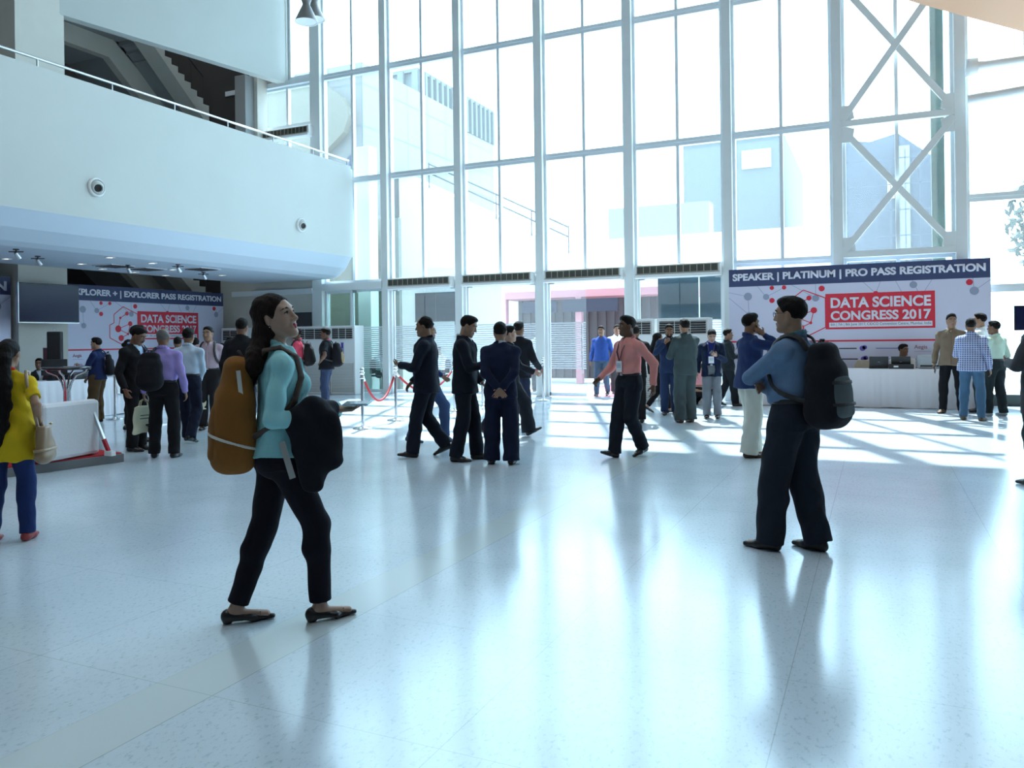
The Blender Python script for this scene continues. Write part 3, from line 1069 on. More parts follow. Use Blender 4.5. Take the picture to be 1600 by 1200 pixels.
def person(foot, top, yaw, label, H=None, v=.009, skin='brown', female=False, wide=1.0, lean=0.0, twist=0.0, head=(0, 0, 0),
           feet=((-.10, .0), (.10, .02)), arms=('side', 'side'), up=None, inner=None, legs=None, shoe=M_SHOE, barefoot_top=False,
           hair='short', hairmat=None, hip=None, face=True, moustache=False, beard=False, glasses=False, lanyard=None, badge=False,
           belt=True, tie=None, group=None, eyes=True, world_pos=None, side=0.0, extra_hair=None, lips=None, watch=False):
    """foot = ground pixel between the feet, top = pixel height of the crown; yaw 0 = back to the camera, 90 = faces picture right, 180 = faces us"""
    base = world_pos if world_pos is not None else ground(*foot)
    if H is None:
        dx, dy = unroll(foot[0], top)
        H = EYE - dy / FPX * depth_of(base)
    s = H / 1.72
    root = empty('person', base, 0, label, 'person', group)
    los = math.atan2(base.y, base.x) - math.pi / 2              # turn of the line of sight
    root.rotation_euler = (0, 0, los - math.radians(yaw))
    PCOUNT[0] += 1
    vs = v / s
    fem = female
    sw = .160 if fem else .178
    # ---- legs
    L1, L2 = .435, .415
    ank = []
    for i, f in enumerate(feet):
        f = tuple(f) + (0,) * (5 - len(f))
        x, y, z, fy, fp = f[0], f[1], f[2], math.radians(f[3]), math.radians(f[4])
        za = .085 + z
        if fp > 0 and z == 0:
            za = .085 + math.sin(fp) * .15
        ank.append((vec(x, y, za), fy, fp))
    if hip is None:
        hz = .93
        for i, (a, fy, fp) in enumerate(ank):
            hx = (-1 if i == 0 else 1) * .088
            d2 = (a[0] - hx - side) ** 2 + a[1] ** 2
            hz = min(hz, a[2] + math.sqrt(max(.01, (.848) ** 2 - d2)))
    else:
        hz = hip
    dz = hz - .93
    T0 = vec(side, 0, dz)
    piv = vec(0, 0, .98)
    Rt = rotm(twist, -lean, 0)

    def TT(p):
        p = np.asarray(p, float)
        if p[2] > .98:
            return Rt @ (p - piv) + piv + T0
        return p + T0

    def inv(X, Y, Z):
        X, Y, Z = X - piv[0] - T0[0], Y - piv[1] - T0[1], Z - piv[2] - T0[2]
        R = Rt
        return (X * R[0, 0] + Y * R[1, 0] + Z * R[2, 0] + piv[0], X * R[0, 1] + Y * R[1, 1] + Z * R[2, 1] + piv[1], X * R[0, 2] + Y * R[1, 2] + Z * R[2, 2] + piv[2])

    hips, knees = [], []
    for i, (a, fy, fp) in enumerate(ank):
        h = vec((-1 if i == 0 else 1) * .088, 0, .93) + T0
        kn, an = ik(h, a[:], L1, L2, vec(math.sin(-fy) * -1, math.cos(fy), .05))
        hips.append(h)
        knees.append(kn)
        ank[i] = (an, fy, fp)
    # ---- head frame
    HR = Rt @ rotm(math.radians(head[0]), math.radians(head[1]), math.radians(head[2]))
    neckb = TT((0, -.015, 1.45))
    HC = neckb + Rt @ vec(0, .012, .05) + HR @ vec(0, .018, .105)

    def h_(x, y, z):
        return HC + HR @ vec(x, y, z)
    # ---- arms
    sh, el, wr_, hand = [], [], [], []
    for i, sp in enumerate(arms):
        sg = -1 if i == 0 else 1
        w, pole, pn, curl = ARM[sp] if isinstance(sp, str) else (tuple(sp) + (None,) * 4)[:4]
        pole = pole or (.4, -1, 0)
        pn = pn or (-1, 0, 0)
        curl = .5 if curl is None else curl
        S = TT((sg * sw, -.01, 1.366))
        Wt = TT(vec(w[0] * sg, w[1], max(w[2], .981))) if w[2] > .98 else vec(w[0] * sg, w[1], w[2]) + T0
        E, Wt = ik(S, Wt, .285, .25, Rt @ vec(pole[0] * sg, pole[1], pole[2]))
        D = nrm(Wt - E)
        N = Rt @ vec(pn[0] * sg, pn[1], pn[2])
        N = nrm(N - D * np.dot(N, D))
        Sd = np.cross(D, N) * 1.0
        # the thumb points forward / up
        if np.dot(Sd, Rt @ vec(-.3 * sg, .6, .6)) < 0:
            Sd = -Sd
        sh.append(S), el.append(E), wr_.append(Wt)
        hand.append((Wt, D, N, Sd, curl))

    allp = np.array(hips + knees + [a[0] for a in ank] + sh + el + wr_ + [HC])
    lo, hi = allp.min(0) - vec(.20, .26, .16), allp.max(0) + vec(.20, .26, .17)
    lo[2] = min(lo[2], 0) - .02

    mskin = mat('skin_' + skin, SKIN[skin], rough=.5, spec=.35, vary=.06, vscale=25)
    # ---- the body, one surface
    B = Field(lo, hi, vs)
    tors = [(.86, .150, .10), (.95, .160 if fem else .150, .108), (1.08, .125 if fem else .135, .092), (1.2, .13 if fem else .145, .1), (1.32, .145 if fem else .165, .105), (1.40, .13, .08), (1.46, .06, .055)]

    def torso_fn(st, n=2.4, cut=None, y0=0.0):
        zs, aa, bb = [np.array(q, float) for q in zip(*st)]

        def f(X, Y, Z):
            x, y, z = inv(X, Y, Z)
            a_, b_ = np.interp(z, zs, aa), np.interp(z, zs, bb)
            d = (((np.abs(x) / a_) ** n + (np.abs(y - y0) / b_) ** n) ** (1 / n) - 1) * np.minimum(a_, b_)
            return np.maximum(d, np.maximum(z - zs[-1], zs[0] - z))
        return f
    tlo, thi = TT((0, 0, 1.2)) - .5, TT((0, 0, 1.2)) + .5
    B.fn(torso_fn([(z, a * (1 + (wide - 1) * min(1, max(0, (1.25 - z) / .15))) * (.955 if 1.2 <= z < 1.45 else 1), b * (.94 if 1.2 <= z < 1.45 else 1) * (1 + (wide - 1) * min(1, max(0, (1.25 - z) / .15)))) for z, a, b in tors]), tlo, thi)
    for i in (0, 1):
        sg = -1 if i == 0 else 1
        B.cap(TT((0, -.01, 1.40)), sh[i] + (TT((0, 0, 1.39)) - TT((sg * .03, 0, 1.39))), (.05, .042), k=.03)
        B.chain([sh[i], el[i], wr_[i]], [.046 * (.86 if fem else 1), .036 * (.82 if fem else 1), .025 * (.9 if fem else 1)], k=.02)
        B.cap(el[i] + (wr_[i] - el[i]) * .05, el[i] + (wr_[i] - el[i]) * .5, (.029, .031) if fem else (.036, .036), k=.02)
        B.chain([hips[i], knees[i], ank[i][0]], [.078, .052, .034], k=.03)
        B.cap(knees[i] + (ank[i][0] - knees[i]) * .12 + vec(0, -.012, 0), knees[i] + (ank[i][0] - knees[i]) * .5 + vec(0, -.012, 0), (.046, .042), k=.03)
        an, fy, fp = ank[i]
        fd = vec(math.sin(fy) * math.cos(fp), math.cos(fy) * math.cos(fp), -math.sin(fp))
        fu = nrm(vec(0, 0, 1) - fd * fd[2])
        B.cap(an - fd * .03 - fu * .035, an + fd * .15 - fu * .055, (.030, .026), (.026, .016), U=np.cross(fd, fu), k=.03)
        # hand
        Wp, D, N, Sd, curl = hand[i]
        hs = .92 if fem else 1.0
        B.cap(Wp + D * .012, Wp + D * .085 * hs, (.026 * hs, .038 * hs), (.017, .013), U=Sd, k=.012)
        fr = max(.0076 * hs, vs * .95)
        for q, (off, ln) in enumerate(((.030, .072), (.010, .080), (-.010, .074), (-.029, .058))):
            p = Wp + D * .085 * hs + Sd * off * hs
            an_ = curl * (.55 + .12 * q)
            tot = 0.15
            for seg, fl in enumerate((.44, .32, .26)):
                tot += an_ * (1.0 if seg else .7)
                d = D * math.cos(tot) + N * math.sin(tot) + Sd * (off * .4)
                q2 = p + nrm(d) * ln * fl * hs
                B.cap(p, q2, (fr * (1.08 - .1 * seg), fr * (1.0 - .1 * seg)), k=.004)
                p = q2
        p = Wp + D * .028 + Sd * .022
        q1 = p + nrm(D * .62 + Sd * .75 + N * .35) * .042 * hs
        q2 = q1 + nrm(D * .9 + Sd * .25 + N * (.3 + .3 * curl)) * .030 * hs
        B.cap(p, q1, (.013, .0105), k=.01).cap(q1, q2, (max(.0098, vs), max(.008, vs * .9)), k=.004)
    # neck and head
    nr = .0435 if fem else .056
    B.cap(neckb - Rt @ vec(0, .0, .03), h_(0, -.018, -.045), (nr * 1.08, nr), k=.02)
    B.ball(h_(0, -.012, .035), (.0745, .096, .084), HR, k=.02)
    jw = .052 if fem else .058
    B.cap(h_(0, .022, .0), h_(0, .038, -.078), (.062, jw * .68), (.066, .046), U=HR[:, 0], k=.03)
    for sg in (-1, 1):
        B.ball(h_(sg * .038, .052, -.030), (.026, .028, .030), HR, k=.025)
        B.cap(h_(sg * jw * .98, -.005, -.045), h_(sg * .020, .066, -.096), (.018, .016), k=.03)
    B.ball(h_(0, .072, -.100), (.020, .019, .017), HR, k=.02)
    B.cap(h_(-.042, .069, .032), h_(.042, .069, .032), .013, k=.02)
    for sg in (-1, 1):
        B.ball(h_(sg * .032, .095, .008), (.018, .014, .013), HR, k=.014, op='s')
    B.cap(h_(0, .082, .016), h_(0, .108, -.028), (.0075, .0115), k=.012)
    for sg in (-1, 1):
        B.ball(h_(sg * .0125, .096, -.033), (.009, .011, .008), HR, k=.008)
    B.cap(h_(-.016, .083, -.056), h_(.016, .083, -.056), .0085, k=.010)
    B.cap(h_(-.013, .082, -.069), h_(.013, .082, -.069), .0090, k=.008)
    for sg in (-1, 1):                                   # ears
        er = HR @ rotm(sg * -.35, 0, 0)
        B.ball(h_(sg * .076, -.012, -.004), (max(.008, vs), .019, .031), er, k=.006)
    body = B.mesh('body', mskin, root, s, smooth=2)

    # ---- small face parts
    if face:
        for sg in (-1, 1):
            if eyes:
                e = MB()
                e.lathe([(0.0125 * math.sin(q), 0.0125 * math.cos(q)) for q in np.linspace(0.42, 2.6, 8)], n=14, mi=0)
                e.lathe([(0.0128 * math.sin(q), 0.0128 * math.cos(q)) for q in np.linspace(0, .46, 4)], n=14, mi=1)
                e.v = [tuple(h_(sg * .031, .0715, .0075) * s + (HR @ vec(a, c, -b)) * s) for a, b, c in e.v]
                e.build('eye', [M_EYEW, M_IRIS], root)
            F_ = Field(h_(sg * .032, .08, .03) - .05, h_(sg * .032, .08, .03) + .05, .0022)
            F_.chain([h_(sg * .012, .0885, .0285), h_(sg * .030, .0885, .0345), h_(sg * .050, .0775, .031), h_(sg * .060, .066, .025)], [.0030, .0036, .0032, .0020] if fem else [.0045, .0050, .0042, .0025], k=.004)
            F_.mesh('eyebrow', hairmat or M_HAIR, root, s, smooth=1)
            if eyes and v < .0075:
                F_ = Field(h_(sg * .032, .08, .01) - .04, h_(sg * .032, .08, .01) + .04, .0016)
                F_.chain([h_(sg * .0185, .0800, .0085), h_(sg * .031, .0865, .0145), h_(sg * .0455, .0755, .0085)], [.0022, .003, .0024], k=.002)
                F_.mesh('eyelid', M_HAIR if fem else mskin, root, s, smooth=1)
        F_ = Field(h_(0, .085, -.06) - .045, h_(0, .085, -.06) + .045, .0022)
        F_.chain([h_(-.0225, .0815, -.0605), h_(-.007, .0915, -.0575), h_(.007, .0915, -.0575), h_(.0225, .0815, -.0605)], [.0035, .0062, .0062, .0035], k=.004)
        F_.chain([h_(-.018, .083, -.066), h_(0, .0895, -.0700), h_(.018, .083, -.066)], [.004, .0078, .004], k=.004)
        F_.mesh('lips', lips or M_LIPS, root, s, smooth=1)
    if moustache or beard:
        F_ = Field(h_(0, .05, -.06) - .12, h_(0, .05, -.06) + .12, .004)
        if moustache:
            F_.chain([h_(-.032, .078, -.056), h_(0, .097, -.047), h_(.032, .078, -.056)], [.006, .0095, .006], k=.006)
        if beard:
            for sg in (-1, 1):
                F_.chain([h_(sg * .066, .0, -.02), h_(sg * .055, .02, -.07), h_(sg * .02, .072, -.106), h_(0, .082, -.108)], [.012, .016, .018, .018], k=.012)
                F_.cap(h_(sg * .028, .08, -.06), h_(sg * .025, .075, -.095), .011, k=.01)
        F_.mesh('beard' if beard else 'moustache', hairmat or M_HAIR, root, s, smooth=1)
    if glasses:
        g = MB()
        for sg in (-1, 1):
            ring = [h_(sg * .033 + .021 * math.cos(q), .101 - abs(math.cos(q) + sg * .0) * .004, .006 + .0165 * math.sin(q)) * s for q in np.linspace(0, 2 * math.pi, 17)]
            g.tube(ring, .0018, 6, caps=False)
            g.tube([h_(sg * .054, .098, .01) * s, h_(sg * .078, .06, .014) * s, h_(sg * .082, -.01, .012) * s], .0018, 6)
        g.tube([h_(-.012, .102, .009) * s, h_(.012, .102, .009) * s], .0018, 6)
        g.build('spectacles', M_BLACK, root)
    # ---- hair
    if hair:
        hv = max(.004, vs * .7)
        F_ = Field(HC - vec(.2, .22, .85 if hair in ('long', 'pony') else .2), HC + vec(.2, .22, .2), hv)
        F_.ball(h_(0, -.014, .040), (.0815, .103, .0905), HR, k=0)
        if hair in ('short', 'quiff'):
            F_.ball(h_(0, .035, .088), (.060, .055, .048 if hair == 'quiff' else .040), HR, k=.02)
        if hair == 'thin':
            F_.ball(h_(0, .075, .100), (.070, .060, .052), HR, k=.015, op='s')
        # hairline: clear the face, then the nape
        if hair == 'bald':
            F_.ball(h_(0, .03, .09), (.09, .11, .082), HR, k=.01, op='s')
        fp_, fnrm = h_(0, .014, .002), HR @ nrm(vec(0, .80, -.60))
        if hair in ('long', 'bun', 'pony'):
            fp_, fnrm = h_(0, .030, .012), HR @ nrm(vec(0, .86, -.50))
        F_.plane(fp_, fnrm)
        F_.plane(h_(0, 0, -.062), HR @ vec(0, 0, -1))
        for sg in (-1, 1):                               # clear the ear
            F_.ball(h_(sg * .085, .004, -.012), (.022, .026, .036), HR, k=.004, op='s') if hair not in ('long',) else None
        if hair == 'long':
            top_, back = h_(0, -.055, .05), TT((0, -.14, 1.40))
            F_.chain([h_(0, -.045, .03), h_(0, -.075, -.08), back, TT((0, -.185, 1.27)), TT((.01, -.20, 1.10))], [.082, .085, .10, .085, .045], rb=[.07, .06, .05, .04, .025], U=HR[:, 0], k=.04)
        if hair == 'bun':
            F_.ball(h_(0, -.115, .02), (.045, .042, .045), HR, k=.01)
        if extra_hair:
            extra_hair(F_, h_, TT, HR)
        F_.mesh('hair', hairmat or M_HAIR, root, s, smooth=2, wr=.0012, wf=85, keep_big=True)
    # ---- trousers
    def girth(z, p):
        return p
    if legs:
        lc, fit = legs[0], legs[1]
        G = {'formal': ((.105, .078, .074), (.088, .062), .055), 'wide': ((.115, .095, .100), (.095, .08), .045), 'jeans': ((.100, .072, .062), (.086, .060), .06), 'skinny': ((.094, .067, .050), (.084, .06), .10), 'loose': ((.118, .098, .085), (.1, .075), .05)}[fit]
        wl_, bl_ = G[0], G[1]
        Fl = Field(np.minimum(np.array(hips + knees + [a[0] for a in ank]).min(0) - .2, T0 + vec(-.25, -.22, .7)), np.maximum(np.array(hips + knees + [a[0] for a in ank]).max(0) + .2, T0 + vec(.25, .25, 1.10)), vs)
        pz = T0[2]
        hw = (.172 if fem else .162) * wide
        zs, aa, bb = np.array([.80, .88, .97, 1.04]), np.array([.17, hw + .012, hw + .004, hw - .012]), np.array([.10, .125, .122, .112]) * wide

        def pf(X, Y, Z):
            x, y, z = X - T0[0], Y - T0[1], Z - T0[2]
            a_, b_ = np.interp(z, zs, aa), np.interp(z, zs, bb)
            d = (((np.abs(x) / a_) ** 2.3 + (np.abs(y + .008) / b_) ** 2.3) ** (1 / 2.3) - 1) * np.minimum(a_, b_)
            return np.maximum(d, np.maximum(z - zs[-1], zs[0] + .04 - z))
        Fl.fn(pf)
        for i in (0, 1):
            an, fy, fp = ank[i]
            hem = an + nrm(an - knees[i]) * (.085 - G[2])
            U = vec(math.cos(fy), -math.sin(fy), 0)
            Fl.cap(hips[i] + vec(0, -.005, -.02), knees[i], (wl_[0], wl_[1]), (wl_[0] * 1.04, wl_[1]), U=U, k=.035)
            Fl.cap(knees[i], hem, (wl_[1], wl_[2]), (wl_[1], wl_[2] * 1.12), U=U, k=.03, flat=(False, True))
            cm = knees[i] + (hem - knees[i]) * .3 + vec(-math.sin(fy), -math.cos(fy), 0) * .014
            Fl.cap(knees[i] + (hem - knees[i]) * .08, cm, (wl_[1] * .9, wl_[1] * .98), k=.03)
            if fem or fit == 'skinny':
                Fl.ball(hips[i] + vec(0, -.055, -.05), (.078, .085, .09), k=.03)
        Fl.mesh('trousers', cloth(lc), root, s, smooth=2, wr=.0035 if fit != 'skinny' else .002, wf=24)
        if belt:
            Fb = Field(T0 + vec(-.25, -.25, .97), T0 + vec(.25, .25, 1.08), vs * .8)
            zs2, aa2, bb2 = np.array([1.0, 1.035]), np.array([hw, hw]), np.array([.12, .12]) * wide

            def bf(X, Y, Z):
                x, y, z = X - T0[0], Y - T0[1], Z - T0[2]
                d = (((np.abs(x) / hw) ** 2.3 + (np.abs(y + .008) / (.121 * wide)) ** 2.3) ** (1 / 2.3) - 1) * .12
                return np.maximum(d, np.abs(z - 1.025) - .018)
            Fb.fn(bf)
            Fb.mesh('belt', M_SHOE, root, s, smooth=1)
            MB().box(*(np.array([side - .022, T0[1] + .108 * wide, pz + 1.008]) * s), *(np.array([side + .022, T0[1] + .120 * wide, pz + 1.042]) * s)).build('belt_buckle', M_STEEL, root, bevel=.003)
    # ---- shoes
    for i in (0, 1):
        an, fy, fp = ank[i]
        fd = vec(math.sin(fy) * math.cos(fp), math.cos(fy) * math.cos(fp), -math.sin(fp))
        fu = nrm(vec(0, 0, 1) - fd * fd[2])
        sd = np.cross(fd, fu)
        Fs = Field(an - .3, an + .3, max(.004, vs * .75))
        hgt = .085
        o_ = an - fu * hgt
        if not barefoot_top:
            Fs.cap(o_ + fd * -.045 + fu * .030, o_ + fd * .07 + fu * .030, (.036, .044), (.032, .030), U=sd, k=.02)
            Fs.cap(o_ + fd * .07 + fu * .026, o_ + fd * .175 + fu * .020, (.044, .028), (.028, .018), U=sd, k=.02)
            Fs.cap(o_ + fd * -.02 + fu * .05, o_ + fd * .01 + fu * .095, (.036, .034), (.045, .042), U=sd, k=.03)
            Fs.cap(o_ + fd * .03 + fu * .06, o_ + fd * .09 + fu * .04, (.030, .03), (.025, .02), U=sd, k=.03)
            Fs.plane(o_ + fu * .0, -fu)
            Fs.mesh('shoe', shoe, root, s, smooth=1)
        else:                                            # low court shoes with a block heel
            Fs.cap(o_ + fd * -.045 + fu * .038, o_ + fd * .07 + fu * .022, (.036, .043), (.036, .022), U=sd, k=.02)
            Fs.cap(o_ + fd * .07 + fu * .022, o_ + fd * .180 + fu * .014, (.043, .016), (.022, .012), U=sd, k=.02)
            Fs.cap(o_ + fd * .0 + fu * .085, o_ + fd * .105 + fu * .060, (.027, .034), (.045, .030), U=sd, k=.006, op='s')
            Fs.cap(o_ + fd * -.050 + fu * .030, o_ + fd * -.050 + fu * .0, (.024, .02), (.022, .02), U=sd, k=.01, flat=(False, True))
            Fs.fn(lambda X, Y, Z: np.maximum(np.maximum(np.abs((X - o_[0]) * fd[0] + (Y - o_[1]) * fd[1] + (Z - o_[2]) * fd[2] - .022) - .045, np.abs((X - o_[0]) * fu[0] + (Y - o_[1]) * fu[1] + (Z - o_[2]) * fu[2] - .0) - .014), -1e3 + 0 * X), op='s')
            Fs.plane(o_, -fu)
            sho = Fs.mesh('shoe', shoe, root, s, smooth=1)
            bw = MB()
            c = (o_ + fd * .115 + fu * .036)
            for q in (-1, 1):
                bw.tube([c * s, (c + sd * q * .018 + fu * .006) * s, (c + sd * q * .024 - fu * .002) * s], [.003, .007, .004], 8)
            bw.build('shoe_bow', shoe, root)

    # ---- tops
    def shirt_like(name, color, st, r_arm, sleeve='long', v_open=None, hem=None, wr=.004, rt=.0, bust=0.0, collar=True, matl=None, lapel=False, n=2.5, k=.03, ccol=None):
        lo2 = np.minimum(np.array(sh + el + wr_).min(0), T0 + vec(-.24, -.22, st[0][0])) - .11
        hi2 = np.maximum(np.array(sh + el + wr_).max(0), TT((0, 0, 1.5)) + .1) + .11
        F_ = Field(lo2, hi2, vs)
        F_.fn(torso_fn(st, n))
        for i in (0, 1):
            sg = -1 if i == 0 else 1
            inn = TT((sg * .055, -.012, 1.432))
            F_.cap(inn, sh[i] + (sh[i] - inn) * .05, (r_arm[0] * .62, r_arm[0] * .96), k=k)
            if sleeve == 'short':
                mid = sh[i] + (el[i] - sh[i]) * .72
                F_.cap(sh[i], mid, (r_arm[0], r_arm[1] * 1.22), k=k, flat=(False, True))
            elif sleeve == 'half':
                F_.cap(sh[i], el[i], (r_arm[0], r_arm[1]), k=k)
                F_.cap(el[i], el[i] + (wr_[i] - el[i]) * .45, (r_arm[1], r_arm[1] * .95), k=.015, flat=(False, True))
            else:
                F_.cap(sh[i], el[i], (r_arm[0], r_arm[1]), k=k)
                F_.cap(el[i], wr_[i] + (wr_[i] - el[i]) * .01, (r_arm[1], r_arm[2]), k=.015, flat=(False, True))
            if bust:
                F_.ball(TT((sg * .068, .092, 1.255)), (.066, bust, .062), Rt, k=.04)
        if wide > 1.05:
            F_.ball(TT((0, .05, 1.08)), (.15, .12, .13), Rt, k=.06)
        if v_open:
            zt, zb, wt, wb = v_open

            def vf(X, Y, Z):
                x, y, z = inv(X, Y, Z)
                hwid = np.interp(z, [zb, zt], [wb, wt])
                return np.maximum(np.maximum(np.abs(x) - hwid, .02 - y), zb - z)
            F_.fn(vf, TT((0, 0, 1.2)) - .6, TT((0, 0, 1.2)) + .6, k=.006, op='s')
            if lapel:
                for sg in (-1, 1):
                    pts = []
                    for q in np.linspace(0, 1, 5):
                        z = zt - .02 + (zb - zt + .02) * q
                        xx = (wt + (wb - wt) * q) + .022
                        a_, b_ = np.interp(z, [p[0] for p in st], [p[1] for p in st]), np.interp(z, [p[0] for p in st], [p[2] for p in st])
                        yy = b_ * max(.05, 1 - (xx / a_) ** n) ** (1 / n)
                        pts.append(TT((sg * xx, yy + .004, z)))
                    F_.chain(pts, [.022, .034, .034, .026, .012], rb=[.007] * 5, U=Rt @ vec(1, -.3 * sg, 0), k=.004)
        o = F_.mesh(name, matl or cloth(color), root, s, smooth=2, wr=wr, wf=20)
        if collar:
            Fc = Field(neckb - .14, neckb + .16, max(.004, vs * .7))
            for q in range(14):
                a0, a1 = q * 2 * math.pi / 14, (q + 1) * 2 * math.pi / 14
                if collar != 'band' and (math.sin((a0 + a1) / 2) > .93):
                    continue

                def cp(a, z):
                    return TT((nr * 1.26 * math.cos(a), -.012 + nr * 1.26 * math.sin(a), 1.457 + z - .028 * math.sin(a)))
                Fc.cap(cp(a0, 0), cp(a1, 0), (.009, .009), (.021, .021), U=Rt @ vec(math.cos(a0), math.sin(a0), 0), k=.008)
            if collar != 'band':
                for sg in (-1, 1):
                    Fc.cap(TT((sg * .022, nr * 1.30, 1.430)), TT((sg * .040, nr * 1.42 + .02, 1.392)), (.02, .008), (.007, .005), U=Rt @ vec(1, 0, 0), k=.01)
            Fc.mesh('collar', cloth(ccol) if ccol else (matl or cloth(color)), root, s, smooth=1)
        return o

    K = wide
    st_shirt = [(1.030, .158 * K, .120 * K), (1.065, .168 * K, .128 * K), (1.16, .165 * K, .122), (1.30, .180, .122), (1.38, .158, .105), (1.44, .092, .086), (1.466, .072, .074)]
    if fem:
        st_shirt = [(1.02, .158, .122), (1.06, .150, .114), (1.16, .145, .108), (1.28, .158, .112), (1.37, .142, .095), (1.43, .084, .076), (1.455, .062, .062)]
    if up:
        kind, color = up[0], up[1]
        opt = up[2] if len(up) > 2 else {}
        if kind in ('shirt', 'polo', 'tunic'):
            st = list(st_shirt)
            hem = opt.get('hem')
            if hem:
                e_ = .014 if fem else 0
                st = [(hem, .196 * K + .012, .158 * K + e_), (.94, .192 * K, .150 * K + e_), (1.03, .178 * K, .134 * K)] + st[2:]
            ra = (.061, .052, .040) if not fem else (.052, .046, .038)
            shirt_like(opt.get('name', 'shirt'), color, st, ra, opt.get('sleeve', 'short' if kind == 'polo' else 'long'), wr=opt.get('wr', .0045), bust=.055 if fem else 0, collar=opt.get('collar', True), matl=opt.get('mat'), ccol=opt.get('ccol'), v_open=opt.get('v', (1.475, 1.395, .036, .002)))
            if v < .0095 and not opt.get('noplacket'):
                Fp = Field(TT((0, .08, 1.2)) - vec(.1, .22, .5), TT((0, .08, 1.2)) + vec(.1, .22, .5), max(.005, vs * .8))
                st_p = [(z, a, b + .007 + (.012 if fem else 0)) for z, a, b in st]
                Fp.fn(torso_fn(st_p, 2.5))

                def pk(X, Y, Z):
                    x, y, z = inv(X, Y, Z)
                    return np.maximum(np.maximum(np.abs(x) - .016, .03 - y), z - 1.40)
                sl, g = Fp._win(Fp.lo, Fp.lo + Fp.v * Fp.n)
                Fp.a[sl] = np.maximum(Fp.a[sl], pk(*g).astype(np.float32))
                Fp.mesh('placket', opt.get('mat') or cloth(color), root, s, smooth=1)
        elif kind == 'jacket':
            if inner:
                shirt_like('shirt', inner, [(z, a * .97, b * .97) for z, a, b in st_shirt], (.05, .04, .036), 'long', wr=.001)
            hem = opt.get('hem', .80)
            st = [(hem, .186 * K + .006, .150 * K), (.95, .184 * K, .146 * K), (1.06, .176 * K, .138 * K), (1.16, .178 * K, .137), (1.30, .196, .137), (1.38, .178, .117), (1.44, .108, .098), (1.482, .082, .086)]
            if fem:
                st = [(z, a * .92, b * .94) for z, a, b in st]
            shirt_like(opt.get('name', 'jacket'), color, st, (.067, .056, .047), wr=opt.get('wr', .004), v_open=opt.get('v', (1.47, 1.16, .075, .004)), lapel=opt.get('lapel', True), collar='band' if opt.get('collar', True) else False, n=2.8, bust=.05 if fem else 0)
            if tie:
                Ft = Field(TT((0, .05, 1.25)) - .3, TT((0, .05, 1.25)) + .3, .006)
                Ft.chain([TT((0, .088, 1.425)), TT((0, .108, 1.40)), TT((0, .135, 1.28)), TT((0, .142, 1.12))], [.018, .016, .026, .034], rb=[.012, .008, .006, .006], U=Rt[:, 0], k=.01)
                Ft.mesh('tie', cloth(tie), root, s, smooth=1)
    if lanyard:
        ly = MB()
        b0_ = .150 if up and up[0] == 'jacket' else .130
        drop = 1.12 if badge else 1.22
        for sg in (-1, 1):
            pts = [TT((sg * .02, -.092, 1.490)), TT((sg * .084, -.03, 1.482)), TT((sg * .062, .085, 1.42)), TT((sg * .045, b0_ + .012, 1.30)), TT((0, b0_ + .014, drop + .06))]
            for a, b in zip(pts, pts[1:]):
                ly.bar(a * s, b * s, .004, .016, Rt @ vec(sg, .3, 0))
        ly.build('lanyard', mat('lanyard_%d' % PCOUNT[0], lanyard, rough=.6), root)
        if badge:
            c = TT((0, b0_ + .02, drop))
            bd = MB()
            bd.bar((c + vec(0, 0, .065)) * s, (c - vec(0, 0, .065)) * s, .10 * s, .004, Rt @ vec(0, 1, 0))
            bd.build('badge', mat('badge_white', (.78, .80, .82), rough=.3), root)
            bl = MB()
            for q in range(3):
                cc = c + vec(0, .0, .03 - q * .02)
                bl.bar((cc + vec(-.035, .004, 0)) * s, (cc + vec(.035, .004, 0)) * s, .003, .006)
            bl.build('badge_print', mat('badge_ink', (.2, .3, .5)), root)
    if watch:
        Wp, D, N, Sd, curl = hand[1]
        wt_ = MB()
        ring = [(Wp - D * .015 + (Sd * math.cos(q) * .031 + N * math.sin(q) * .024)) * s for q in np.linspace(0, 2 * math.pi, 17)]
        wt_.tube(ring, .007, 8, caps=False)
        wt_.build('watch', M_STEEL, root)
    root_info = dict(root=root, s=s, TT=TT, Rt=Rt, hand=hand, HC=HC, HR=HR, T0=T0, sh=sh, el=el, wr=wr_, lo=lo, hi=hi, vs=vs, inv=inv, h=h_, H=H, fem=fem)
    return root_info


def beside(P, name, label, cat, group=None):
    """an object of its own that stands in a person's frame (what they carry or wear on the back)"""
    r = P['root']
    return empty(name, r.location, r.rotation_euler[2], label, cat, group)


